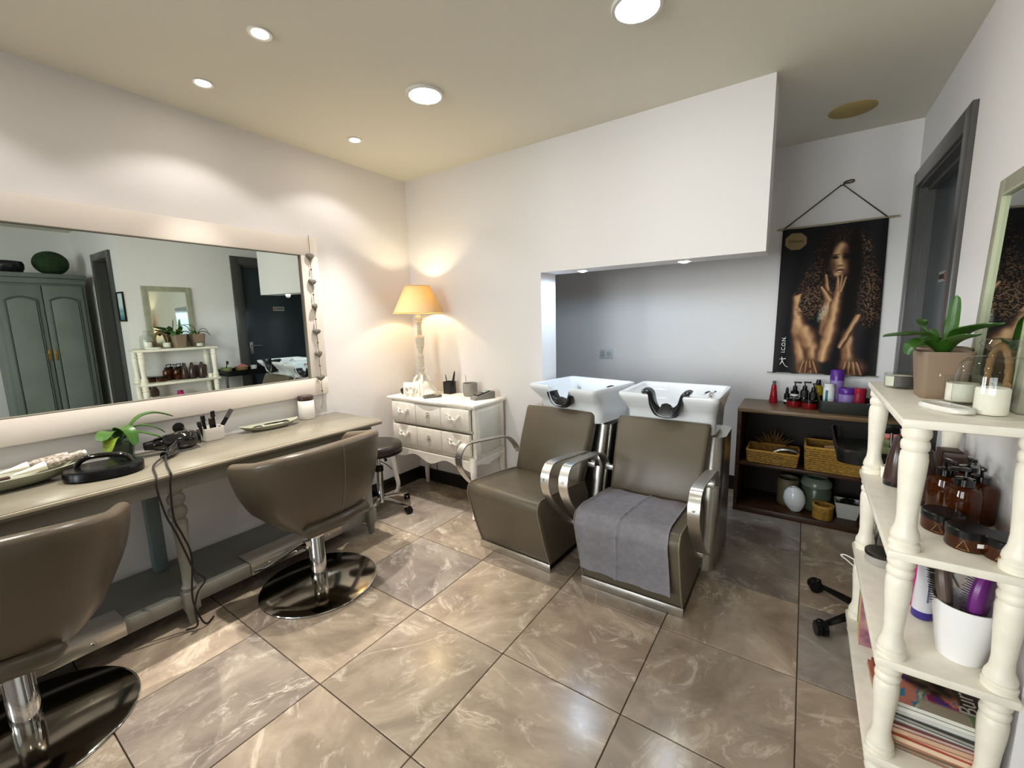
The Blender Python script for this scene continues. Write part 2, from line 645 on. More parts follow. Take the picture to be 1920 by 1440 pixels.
# back partition with the wash-basin opening
wb = MB()
wb.box((0.627, 0.10, H / 2), (1.254, 0.20, H))
wb.box((1.90, 0.10, (1.671 + H) / 2), (1.292, 0.20, H - 1.671))
struct('wall_back', wb, M_WALL, smooth=0)
struct('wall_recess', MB().box((2.45, 1.16, H / 2), (5.3, 0.12, H + 0.02)), M_WALL, smooth=0)
# right wall with the door hole, then the return wall with the second door
wr = MB()
D1A, D1B, D1H = 0.09, 1.03, 2.09
wr.box((XR + 0.06, (-1.05 + D1A) / 2, H / 2), (0.12, D1A + 1.05, H))
wr.box((XR + 0.06, (D1B + 1.10) / 2, H / 2), (0.12, 1.10 - D1B, H))
wr.box((XR + 0.06, (D1A + D1B) / 2, (D1H + H) / 2), (0.12, D1B - D1A, H - D1H))
struct('wall_right', wr, M_WALL, smooth=0)
wt = MB()
E1A, E1B, E1H = 3.55, 4.07, 2.08
wt.box(((XR + E1A) / 2 + 0.06, -0.99, H / 2), (E1A - XR - 0.12, 0.12, H))
wt.box(((E1B + 5.05) / 2, -0.99, H / 2), (5.05 - E1B, 0.12, H))
wt.box(((E1A + E1B) / 2, -0.99, (E1H + H) / 2), (E1B - E1A, 0.12, H - E1H))
struct('wall_return', wt, M_WALL, smooth=0)
struct('wall_far', MB().box((5.09, -2.2, H / 2), (0.10, 7.0, H + 0.02)), M_WALL, smooth=0)
# front wall with the shop window
wf = MB()
wf.box((0.20, -5.62, H / 2), (0.40, 0.12, H)); wf.box((3.75, -5.62, H / 2), (2.60, 0.12, H))
wf.box((1.425, -5.62, 0.15), (2.05, 0.12, 0.30)); wf.box((1.425, -5.62, 2.49), (2.05, 0.12, 0.06))
struct('wall_front', wf, M_WALL, smooth=0)
w1 = MB()
for x in (0.43, 1.42, 2.42):
    w1.box((x, -5.62, 1.38), (0.06, 0.07, 2.16))
w1.box((1.425, -5.62, 0.33), (2.05, 0.07, 0.06)); w1.box((1.425, -5.62, 2.43), (2.05, 0.07, 0.06))
win = struct('window_1', w1, M_SLATEF)
MB().box((0.925, -5.62, 1.38), (0.93, 0.006, 2.04)).build('pane', M_GLASS, win)
MB().box((1.92, -5.62, 1.38), (0.94, 0.006, 2.04)).build('pane', M_GLASS, win)
# skirtings
struct('baseboard_left', MB().box((0.006, -2.75, 0.055), (0.012, 5.5, 0.11), bev=0.002), M_BLACKBASE)
struct('baseboard_back', MB().box((0.627, -0.006, 0.055), (1.254, 0.012, 0.11), bev=0.002), M_BLACKBASE)
struct('baseboard_recess', MB().box((1.62, 1.094, 0.055), (3.2, 0.012, 0.11), bev=0.002), M_BLACKBASE)
struct('baseboard_right', MB().box((XR - 0.006, -0.52, 0.055), (0.012, 1.05, 0.11), bev=0.002), M_BLACKBASE)

# door on the right wall: casing, lining, panel, handle, small plate
dc = MB()
for y in (0.045, 1.065):
    dc.box((XR - 0.008, y, 1.085), (0.024, 0.09, 2.17), bev=0.004)
dc.box((XR - 0.008, 0.555, 2.125), (0.024, 0.93, 0.09), bev=0.004)
for y in (D1A + 0.012, D1B - 0.012):
    dc.box((XR + 0.055, y, 1.04), (0.12, 0.024, 2.08))
dc.box((XR + 0.055, 0.56, 2.078), (0.12, 0.90, 0.024))
for y in (D1A + 0.035, D1B - 0.035):
    dc.box((XR + 0.05, y, 1.03), (0.03, 0.022, 2.06))
dc.box((XR + 0.05, 0.56, 2.055), (0.03, 0.88, 0.022))
d1 = struct('door_1', dc, M_SLATEF)
MB().box((XR + 0.085, 0.56, 1.03), (0.04, 0.89, 2.05), bev=0.003).build('door_panel', M_SLATE, d1)
hd = MB()
hd.box((XR + 0.061, 0.18, 1.02), (0.008, 0.04, 0.16), bev=0.003)
hd.tube([(XR + 0.058, 0.18, 1.05), (XR + 0.02, 0.18, 1.05), (XR + 0.015, 0.20, 1.05), (XR + 0.015, 0.29, 1.05)], 0.009)
hd.build('handle', M_STEEL, d1)
pl = MB().box((XR + 0.062, 0.58, 1.53), (0.006, 0.15, 0.055), bev=0.002).build('name_plate', P('plate_grey', '#a39f98', 0.4), d1)
pm = MB()
for k, (yy, hh) in enumerate(((0.63, .022), (0.605, .026), (0.58, .022), (0.555, .026))):
    pm.box((XR + 0.058, yy, 1.53), (0.003, 0.014, hh))
pm.build('plate_mark', M_BLACKM, pl)
MB().box((XR + 0.058, 0.523, 1.53), (0.003, 0.022, 0.04)).build('plate_mark', P('plate_red', '#8c4a3c', 0.5), pl)
# door on the return wall
dc = MB()
for x in (3.515, 4.105):
    dc.box((x, -1.058, 1.07), (0.08, 0.03, 2.14), bev=0.004)
dc.box((3.81, -1.058, 2.10), (0.51, 0.03, 0.08), bev=0.004)
for x in (E1A + 0.01, E1B - 0.01):
    dc.box((x, -0.99, 1.03), (0.02, 0.12, 2.06))
dc.box((3.81, -0.99, 2.06), (0.5, 0.12, 0.02))
d2o = struct('door_2', dc, M_SLATEF)
MB().box((3.81, -0.955, 1.03), (0.50, 0.035, 2.05), bev=0.003).build('door_panel', M_SLATE, d2o)
hb = MB()
hb.tube([(3.60, -0.975, 1.04), (3.60, -1.01, 1.04), (3.62, -1.015, 1.04), (3.70, -1.015, 1.04)], 0.008)
hb.build('handle', M_STEEL, d2o)

# ================================================================== CEILING LIGHTS
def led(x, y, label):
    t = thing('ceiling_light', label, 'light', (x, y, H), group='round ceiling panels')
    MB().lathe([(0.078, -0.012), (0.090, -0.012), (0.093, -0.008), (0.093, 0.0), (0.078, 0.0), (0.078, -0.012)], 40).build('trim_ring', M_TRIM, t)
    MB().lathe([(0, -0.009), (0.078, -0.009), (0.078, -0.002), (0, -0.002)], 40).build('diffuser', M_LED, t)
    return t


led(1.104, -0.85, 'bright round ceiling panel above the wash chair with bare seat')
led(2.155, -0.82, 'bright round ceiling panel cut by the top edge of the picture')
led(2.155, -2.05, 'added unseen round ceiling panel over the middle of the floor')  # added panel out of view, brightens the right wall
led(1.104, -3.0, 'round ceiling panel over the front of the salon, left')
led(2.9, -3.2, 'round ceiling panel over the front of the salon, right')


def halogen(x, y, label):
    t = thing('downlight', label, 'light', (x, y, H), group='small halogen downlights')
    MB().lathe([(0.030, -0.004), (0.042, -0.006), (0.045, -0.003), (0.045, 0.0), (0.03, 0.0), (0.030, -0.004)], 28).build('trim_ring', M_TRIM, t)
    MB().lathe([(0, -0.003), (0.030, -0.004), (0.030, -0.001), (0, -0.001)], 24).build('bulb', M_HALO, t)
    light('halogen_beam', 'SPOT', (x, y, H - 0.02), SPOT_W, (1.0, 0.95, 0.88), (0, 0, 0), spot_size=R(66), spot_blend=0.9, shadow_soft_size=0.02)
    light('halogen_spill', 'SPOT', (x, y, H - 0.02), SPOT_W * 0.06, (1.0, 0.95, 0.93), (0, 0, 0), spot_size=R(122), spot_blend=0.35, shadow_soft_size=0.02)
    return t


halogen(0.924, -1.546, 'small halogen downlight farthest from the left wall')
halogen(0.365, -1.534, 'small halogen downlight over the middle of the styling table')
halogen(0.376, -0.731, 'small halogen downlight nearest the corner with the lamp')
halogen(0.37, -2.45, 'small halogen downlight over the left end of the styling table')


def nichespot(x, label, color, k):
    t = thing('niche_spotlight', label, 'light', (x, 0.10, 1.671), group='spotlights under the soffit')
    MB().lathe([(0.026, -0.003), (0.036, -0.005), (0.038, 0.0), (0.026, 0.0), (0.026, -0.003)], 24).build('trim_ring', M_TRIM, t)
    MB().lathe([(0, -0.012), (0.012, -0.0105), (0.021, -0.007), (0.026, -0.003), (0.026, -0.001), (0, -0.001)], 24).build('bulb', M_SPOTN, t)
    light('niche_beam', 'SPOT', (x, 0.10, 1.655), NICHE_W * k, color, (0, 0, 0), spot_size=R(176), spot_blend=0.25, shadow_soft_size=0.025)


nichespot(1.51, 'soffit spotlight above the left wash basin', (0.55, 0.76, 1.0), 1.35)
nichespot(2.14, 'soffit spotlight above the right wash basin', (0.92, 0.96, 1.0), 0.8)
cp = MB().lathe([(0, -0.004), (0.108, -0.004), (0.111, -0.002), (0.111, 0.0), (0, 0.0)], 40)
tag(cp.build('cover_plate', M_OCHRE, loc=(2.871, 0.70, H)), 'flat ochre round patch on the ceiling near the poster', 'ceiling patch')

# ================================================================== WALL MIRROR
MY0, MY1, MZ0, MZ1 = -3.0, -0.952, 1.010, 1.808
mt = thing('wall_mirror', 'long wall mirror in a wide cream frame above the styling table', 'mirror', (0.004, 0, 0.89))
mt.rotation_euler = (0, R(0.55), 0)
fwid = 0.116
f = MB()
f.box((0.013, (MY0 + MY1) / 2, MZ0 - fwid / 2 - 0.89), (0.026, MY1 - MY0 + 2 * fwid, fwid), bev=0.003)
f.box((0.013, (MY0 + MY1) / 2, MZ1 + fwid / 2 - 0.89), (0.026, MY1 - MY0 + 2 * fwid, fwid), bev=0.003)
for y in (MY0 - fwid / 2, MY1 + fwid / 2):
    f.box((0.013, y, (MZ0 + MZ1) / 2 - 0.89), (0.026, fwid, MZ1 - MZ0), bev=0.003)
f.build('frame', M_FRAMEW, mt)
lp = MB()
for z in (MZ0 + 0.0015, MZ1 - 0.0015):
    lp.box((0.016, (MY0 + MY1) / 2, z - 0.89), (0.020, MY1 - MY0, 0.003))
for y in (MY0 + 0.0015, MY1 - 0.0015):
    lp.box((0.016, y, (MZ0 + MZ1) / 2 - 0.89), (0.020, 0.003, MZ1 - MZ0))
lp.build('inner_bead', P('frame_bead', '#7b7468', 0.5), mt)
MB().box((0.008, (MY0 + MY1) / 2, (MZ0 + MZ1) / 2 - 0.89), (0.004, MY1 - MY0, MZ1 - MZ0)).build('mirror_glass', M_MIRROR, mt, smooth=0)

# heart garland hanging on the mirror frame
hg = thing('heart_garland', 'string of six grey felt hearts hanging on the mirror frame', 'garland', (0.046, -0.896, 0.83))
MB().tube([(0.004, 0.002, 1.105), (0.004, 0, 0.9), (0.004, 0, 0.5), (0.004, 0, 0.0)], 0.0016, 6).build('cord', M_ROPE, hg)


def heart_mesh(s):
    mb = MB()
    out = []
    for i in range(28):
        t = 2 * PI * i / 28
        out.append((16 * math.sin(t) ** 3 / 17, (13 * math.cos(t) - 5 * math.cos(2 * t) - 2 * math.cos(3 * t) - math.cos(4 * t)) / 17))
    secs = []
    for w, k in ((-0.011, 0.3), (-0.009, 0.75), (-0.004, 0.98), (0.0, 1.0), (0.004, 0.98), (0.009, 0.75), (0.011, 0.3)):
        secs.append([(w + 0.004, p[0] * s * k, p[1] * s * k) for p in out])
    mb.loft(secs)
    return mb


h0 = None
for k, z in enumerate((1.802, 1.64, 1.482, 1.318, 1.169, 1.01)):
    if h0 is None:
        h0 = heart_mesh(0.029).build('heart', M_HEART, hg, (0, 0, z - 0.83))
    else:
        c = h0.copy(); COL.objects.link(c); c.location = (0, 0, z - 0.83)
        c.rotation_euler = (R(random.uniform(-8, 8)), 0, R(random.uniform(-25, 25))); c.scale = (1, random.uniform(.9, 1.05), random.uniform(.9, 1.05))
b0 = None
for z in (1.72, 1.56, 1.40, 1.245, 1.09, 0.92):
    if b0 is None:
        b0 = MB().lathe([(0, -0.006), (0.006, -0.003), (0.006, 0.003), (0, 0.006)], 8).build('bead', M_ROPE, hg, (0.004, 0, z - 0.83))
    else:
        c = b0.copy(); COL.objects.link(c); c.location = (0.004, 0, z - 0.83)
MB().lathe([(0.0, 0.03), (0.006, 0.028), (0.018, -0.028), (0.0, -0.03)], 14, at=(0.004, 0, 0.0)).build('bell', M_STONE, hg)

# ================================================================== STYLING TABLE
tb = thing('styling_table', 'long grey painted styling table with turned legs along the left wall', 'table', (0.27, -1.9, 0))
TX0, TX1, TY0, TY1 = 0.035, 0.535, -3.0, -0.80


def L2(x, y, z):      # world to table local
    return (x - 0.27, y + 1.9, z)


MB().box(L2((TX0 + TX1) / 2, (TY0 + TY1) / 2, 0.741), (TX1 - TX0, TY1 - TY0, 0.030), bev=0.006).build('tabletop', M_TABLE, tb)
MB().box(L2(TX1 + 0.002, (TY0 + TY1) / 2, 0.745), (0.005, TY1 - TY0 - 0.01, 0.014), bev=0.002).build('edge_strip', M_EDGE, tb)
ap = MB()
ap.box(L2(0.475, -1.90, 0.69), (0.022, 2.10, 0.073)); ap.box(L2(0.09, -1.90, 0.69), (0.022, 2.10, 0.073))
ap.box(L2(0.28, -0.86, 0.69), (0.38, 0.022, 0.073)); ap.box(L2(0.28, -2.94, 0.69), (0.38, 0.022, 0.073))
ap.build('apron', M_TABLEF, tb)
legp = [(0, 0), (0.016, 0.0), (0.020, 0.03), (0.024, 0.06), (0.030, 0.075), (0.030, 0.16), (0.024, 0.17), (0.030, 0.185), (0.022, 0.20),
        (0.021, 0.26), (0.026, 0.42), (0.031, 0.49), (0.031, 0.505), (0.022, 0.515), (0.034, 0.535), (0.037, 0.55), (0.034, 0.565), (0.022, 0.578),
        (0.033, 0.595), (0.036, 0.61), (0.030, 0.625), (0.022, 0.635), (0.030, 0.645), (0.030, 0.655)]
lg = None
for (x, y) in ((0.455, -1.885), (0.455, -0.885), (0.455, -2.90)):
    if lg is None:
        m = MB().lathe(legp, 20); m.box((0, 0, 0.69), (0.066, 0.066, 0.074), bev=0.003); m.box((0, 0, 0.118), (0.058, 0.058, 0.09), bev=0.003)
        lg = m.build('turned_leg', M_TABLEF, tb, L2(x, y, 0))
    else:
        c = lg.copy(); COL.objects.link(c); c.location = L2(x, y, 0)
lg = None
for (x, y) in ((0.085, -1.885), (0.085, -0.885), (0.085, -2.90)):
    if lg is None:
        lg = MB().box((0, 0, 0.33), (0.055, 0.055, 0.66), bev=0.003).build('back_leg', P('back_leg_blue_grey', '#5d6a6a', 0.5), tb, L2(x, y, 0))
    else:
        c = lg.copy(); COL.objects.link(c); c.location = L2(x, y, 0)
MB().box(L2(0.235, -1.9, 0.138), (0.40, 2.13, 0.022), bev=0.002).build('lower_board', M_TABLED, tb)
MB().box(L2(0.442, -1.9, 0.118), (0.016, 2.13, 0.062), bev=0.002).build('lower_rail', M_TABLEF, tb)
fo = None
for y0, y1 in ((-1.62, -1.10), (-2.66, -2.115)):
    m = MB()
    m.box((0, 0, 0), (0.006, y1 - y0, 0.062), bev=0.002)
    m.box((-0.07, 0, 0.030), (0.14, y1 - y0, 0.005), bev=0.001)
    fo = m.build('footrest_plate', M_STEEL, tb, L2(0.460, (y0 + y1) / 2, 0.124))
    for dy in (-0.17, 0.0, 0.17):
        MB().lathe([(0, 0.004), (0.006, 0.003), (0.008, 0), (0, 0)], 10, at=(0.003, dy, 0), rot=(0, R(90), 0)).build('screw', M_CHROME, fo)

# ---- things on the styling table
TZ = 0.757
def boat_tray(name, label, loc, rz, a, b, h, mat):
    mb = MB()
    secs = []
    for k, z in ((0.62, 0.0), (0.8, h * 0.3), (0.94, h * 0.75), (1.0, h), (0.955, h), (0.88, h * 0.72), (0.72, h * 0.3), (0.3, h * 0.24)):
        secs.append([(k * a * math.copysign(abs(math.cos(t)) ** 0.9, math.cos(t)), k * b * math.copysign(abs(math.sin(t)) ** 1.15, math.sin(t)), z + 0.012 * (math.cos(t) ** 4) * (z / h)) for t in [2 * PI * i / 40 for i in range(40)]])
    mb.loft(secs)
    return tag(mb.build(name, mat, loc=loc, rz=rz), label, 'tray')


boat_tray('oval_tray', 'large grey-green oval tray holding brushes, cut by the left edge', (0.155, -2.395, TZ), R(86), 0.30, 0.115, 0.05, M_TRAY)
boat_tray('oval_tray', 'small grey-green oval tray with scissors beside the white jar', (0.115, -1.29, TZ), R(84), 0.165, 0.062, 0.028, M_TRAY)


def barber_brush(label, p0, p1, tip):
    p0, p1 = Vector(p0), Vector(p1)
    d = (p1 - p0)
    t = thing('neck_brush', label, 'brush', p0, group='pale tipped brushes in the tray')
    L = d.length
    rot = d.to_track_quat('Z', 'Y')
    a = MB().lathe([(0, 0), (0.004, 0.0), (0.010, L * 0.22), (0.017, L * 0.36), (0.018, L * 0.42), (0, L * 0.42)], 12).build('pale_tip', M_WAX, t)
    b = MB().lathe([(0, L * 0.42), (0.014, L * 0.42), (0.017, L * 0.5), (0.017, L * 0.94), (0, L * 0.94)], 12).build('speckled_handle', P('speckled_handle', '#6f635c', 0.7, col2='#c0b5a5', scale=90), t)
    c = MB().lathe([(0, L * 0.94), (0.013, L * 0.94), (0.013, L * 0.99), (0.006, L), (0, L)], 12).build('end_cap', M_WAX, t)
    for o in (a, b, c):
        o.rotation_mode = 'QUATERNION'; o.rotation_quaternion = rot
    return t


barber_brush('speckled brush with pale tip in the big tray, nearer the wall', (0.13, -2.345, TZ + 0.052), (0.125, -2.14, TZ + 0.075), 0)
barber_brush('speckled brush with pale tip in the big tray, nearer the black mirror', (0.185, -2.31, TZ + 0.046), (0.16, -2.09, TZ + 0.078), 0)
cm = MB().box((0, 0, 0), (0.024, 0.16, 0.01), bev=0.003)
cmb = tag(cm.build('comb', P('brown_comb', '#4a3530', 0.4), loc=(0.215, -2.40, TZ + 0.047), rz=R(5)), 'flat dark brown comb in the big oval tray', 'comb')

# black hand mirror lying face down, oval with a loop handle
hm = thing('hand_mirror', 'black oval hand mirror lying face down with a loop handle', 'hand mirror', (0.315, -2.07, TZ), R(-18))
secs = []
for k, z in ((0.93, 0), (1.0, 0.006), (1.0, 0.036), (0.95, 0.043), (0.6, 0.045)):
    secs.append([(0.098 * k * math.cos(t) * (1.0), 0.128 * k * math.copysign(abs(math.sin(t)) ** 0.85, math.sin(t)), z) for t in [2 * PI * i / 40 for i in range(40)]])
MB().loft(secs).build('mirror_back', M_BLACK, hm)
MB().tube(smoothpath([(0, -0.080, 0.038), (0, -0.078, 0.063), (0, -0.045, 0.084), (0, 0.02, 0.083), (0, 0.07, 0.07), (0, 0.09, 0.038)], 5), 0.011, 10, flat=1.5, up=(0, 0, 1)).build('loop_handle', M_BLACKG, hm)

# glass vase with orchid
vs = thing('orchid_vase', 'small glass vase with an orchid seedling on the styling table', 'plant', (0.10, -1.965, TZ))
MB().lathe([(0, 0.0), (0.042, 0.0), (0.046, 0.005), (0.064, 0.132), (0.061, 0.132), (0.043, 0.010), (0, 0.010)], 28).build('glass_vase', M_GLASSG, vs)
MB().lathe([(0, 0.012), (0.040, 0.012), (0.047, 0.075), (0.02, 0.085), (0, 0.085)], 20).build('bark_filling', P('orchid_bark', '#3a4028', 0.9, bump=0.8, bscale=80), vs)


def leaf(path, width, th=0.003, fold=0.25, up=(0, 0, 1), pointed=False):
    pts = smoothpath(path, 6)
    n = len(pts)
    mb = MB()
    rows = []
    for i, p in enumerate(pts):
        t = (pts[min(i + 1, n - 1)] - pts[max(i - 1, 0)]).normalized()
        s = t.cross(Vector(up))
        if s.length < 1e-3:
            s = Vector((1, 0, 0))
        s.normalize()
        nn = s.cross(t).normalized()
        f = i / (n - 1)
        w = width * min(1.0, 0.35 + 1.6 * f) * math.sqrt(max(0.0, 1 - max(0.0, (f - 0.45) / 0.55) ** 3.2))
        if pointed:
            w = width * min(1.0, 0.5 + 2 * f) * (1 - f) ** 0.8
        w = max(w, width * 0.03)
        row = []
        for q in (-1, -0.5, 0, 0.5, 1):
            row.append(p + s * (w * q) + nn * (abs(q) * w * fold + th / 2))
        for q in (1, 0.5, 0, -0.5, -1):
            row.append(p + s * (w * q * 0.98) + nn * (abs(q) * w * fold - th / 2))
        rows.append(row)
    mb.loft(rows)
    return mb


leaf([(0.0, 0, 0.09), (0.02, -0.02, 0.135), (0.05, -0.05, 0.14), (0.085, -0.075, 0.115)], 0.034).build('leaf', M_LEAF, vs)
leaf([(0.0, 0, 0.09), (0.04, 0.0, 0.155), (0.085, 0.02, 0.14), (0.105, 0.03, 0.075)], 0.028).build('leaf', M_LEAF, vs)
leaf([(0.0, 0.01, 0.09), (0.0, 0.07, 0.175), (0.0, 0.14, 0.195), (0.01, 0.215, 0.165)], 0.024).build('leaf', M_LEAF, vs)
leaf([(0.0, 0, 0.08), (0.055, -0.03, 0.115), (0.08, -0.05, 0.095), (0.09, -0.06, 0.06)], 0.024).build('yellow_leaf', M_LEAFY, vs)
leaf([(0.0, 0.01, 0.09), (0.03, 0.06, 0.15), (0.05, 0.12, 0.135), (0.06, 0.16, 0.10)], 0.012).build('leaf', M_LEAF, vs)
leaf([(0.0, 0.01, 0.09), (0.05, 0.05, 0.125), (0.08, 0.11, 0.10), (0.09, 0.14, 0.08)], 0.012).build('leaf', M_LEAF, vs)

# hair dryer and its cable
hdw = thing('hair_dryer', 'glossy black hair dryer lying on the styling table with hanging cables', 'hair dryer', (0.175, -1.79, TZ))
MB().lathe([(0, -0.085), (0.022, -0.083), (0.030, -0.075), (0.040, -0.03), (0.047, 0.03), (0.047, 0.06), (0.040, 0.085), (0.022, 0.098), (0, 0.10)], 24, at=(0, 0.01, 0.050), rot=(R(-90), 0, R(-8))).build('body', M_BLACKG, hdw)
MB().lathe([(0.0, 0.0), (0.024, 0.0), (0.019, 0.035), (0.017, 0.035), (0.021, 0.002)], 18, at=(-0.012, -0.07, 0.050), rot=(R(90), 0, R(-8))).build('nozzle', M_BLACK, hdw)
MB().tube(smoothpath([(0.02, 0.01, 0.045), (0.06, -0.01, 0.035), (0.105, -0.045, 0.025), (0.135, -0.075, 0.022)], 4), [0.021] * 9 + [0.017] * 4, 12).build('handle', M_BLACKG, hdw)
MB().lathe([(0, 0.0), (0.038, 0.0), (0.036, 0.006), (0, 0.006)], 20, at=(0.0, 0.112, 0.050), rot=(R(-90), 0, R(-8))).build('rear_grille', P('grille_grey', '#2a2a2e', 0.3, metal=0.8), hdw)
cpts = [(0.31, -1.865, 0.779), (0.40, -1.93, 0.768), (0.50, -1.955, 0.765), (0.553, -1.966, 0.756), (0.563, -1.973, 0.713), (0.563, -1.957, 0.589), (0.562, -1.931, 0.494), (0.56, -1.906, 0.383),
        (0.56, -1.886, 0.296), (0.57, -1.855, 0.241), (0.565, -1.887, 0.194), (0.56, -1.905, 0.12), (0.545, -1.90, 0.03), (0.50, -1.93, 0.008)]
MB().tube([Vector(p) - Vector((0.175, -1.79, TZ)) for p in smoothpath(cpts, 5)], 0.004, 7).build('cable', M_CORD, hdw)
cpts = [(0.30, -1.855, 0.785), (0.42, -1.89, 0.767), (0.535, -1.914, 0.764), (0.552, -1.916, 0.745), (0.552, -1.924, 0.704), (0.55, -1.928, 0.562), (0.553, -1.909, 0.48), (0.552, -1.889, 0.395), (0.548, -1.888, 0.318), (0.535, -1.90, 0.15), (0.54, -1.87, 0.02), (0.50, -1.82, 0.008)]
MB().tube([Vector(p) - Vector((0.175, -1.79, TZ)) for p in smoothpath(cpts, 5)], 0.004, 7).build('cable', M_CORD, hdw)
gd = MB().lathe([(0, 0.006), (0.022, 0.006), (0.026, 0.003), (0.027, 0.0), (0, 0.0)], 24, rot=(0, R(90), 0))
gt = tag(gd.build('cable_grommet', M_BLACKM, loc=(0.0, -1.702, 0.838)), 'round black cable outlet in the left wall below the mirror', 'cable outlet')
MB().tube(smoothpath([(0.004, 0, 0), (0.03, 0.02, -0.01), (0.05, 0.0, -0.05), (0.07, -0.03, -0.075)], 5), 0.003, 6).build('cable', M_CORD, gt)

# white cup full of hair clips
cpz = thing('clip_cup', 'white square cup holding black hair clips by the wall', 'cup', (0.085, -1.585, TZ))
m = MB()
m.loft([[(p[0] * k, p[1] * k, z) for p in rrect(0.045, 0.052, 0.012, 4)] for k, z in ((0.85, 0), (0.95, 0.01), (1.0, 0.07), (0.93, 0.07), (0.86, 0.012), (0.3, 0.011))])
m.build('cup', P('cup_white', '#dcd6ce', 0.4), cpz)


def hair_clip(label, loc, tilt):
    t = MB()
    t.box((0, 0, 0.055), (0.010, 0.016, 0.10), bev=0.003)
    t.box((0.006, 0, 0.10), (0.010, 0.020, 0.03), rot=(0, R(14), 0), bev=0.003)
    t.lathe([(0, -0.01), (0.006, -0.01), (0.006, 0.01), (0, 0.01)], 8, at=(0.004, 0, 0.085), rot=(R(90), 0, 0))
    o = tag(t.build('hair_clip', M_BLACK, loc=loc), label, 'hair clip', 'black clips in the white cup')
    o.rotation_euler = tilt
    return o


LC = TZ + 0.012
hair_clip('black hair clip hanging at the left rim of the white cup', (0.105, -1.625, LC), (R(15), R(12), 0))
hair_clip('black hair clip second from left in the white cup', (0.085, -1.607, LC + 0.018), (R(8), R(5), 0))
hair_clip('black hair clip third from left in the white cup', (0.105, -1.585, LC + 0.005), (R(6), R(10), 0))
hair_clip('tallest upright black hair clip in the white cup', (0.085, -1.565, LC + 0.032), (R(4), R(4), 0))
c = MB()
c.box((0, 0, 0.05), (0.006, 0.022, 0.10), bev=0.002)
for k in range(4):
    c.box((0, -0.009 + 0.006 * k, 0.12), (0.004, 0.003, 0.06))
co = tag(c.build('fork_comb', M_BLACK, loc=(0.075, -1.555, LC + 0.01)), 'black forked comb leaning right out of the white cup', 'comb')
co.rotation_euler = (R(-35), 0, 0)

# scissors on the small tray
sc = MB()
for s in (-1, 1):
    sc.tube([(0.013 * s + 0.011 * math.cos(a), 0.055 + 0.012 * math.sin(a), 0) for a in [2 * PI * i / 14 for i in range(14)]], 0.0028, 6, closed=True)
    sc.tube([(0.010 * s, 0.044, 0), (0.0, 0.0, 0.001 * s), (-0.006 * s, -0.07, 0.001 * s)], [0.0035, 0.004, 0.0015], 6)
so = tag(sc.build('scissors', P('dark_steel', '#4b4844', 0.3, metal=1.0), loc=(0.115, -1.25, TZ + 0.026), rz=R(-8)), 'pair of scissors lying in the small oval tray', 'scissors')
cl = MB().tube(smoothpath([(0, -0.03, 0), (0.006, -0.01, 0.008), (0.0, 0.02, 0.006), (0.004, 0.03, 0)], 4), 0.004, 7)
tag(cl.build('sectioning_clip', M_CORD, loc=(0.115, -1.365, TZ + 0.018)), 'small dark clip lying in the small oval tray', 'hair clip')

jr = thing('white_jar', 'white cylindrical jar with a dark brown lid on the styling table', 'jar', (0.062, -1.025, TZ))
MB().lathe([(0, 0), (0.045, 0), (0.049, 0.005), (0.049, 0.118), (0.045, 0.124), (0, 0.124)], 32).build('body', P('jar_white', '#eee9e3', 0.35), jr)
MB().lathe([(0, 0.121), (0.047, 0.121), (0.048, 0.125), (0.048, 0.147), (0.044, 0.152), (0, 0.153)], 32).build('lid', P('jar_lid_brown', '#3a2523', 0.25), jr)


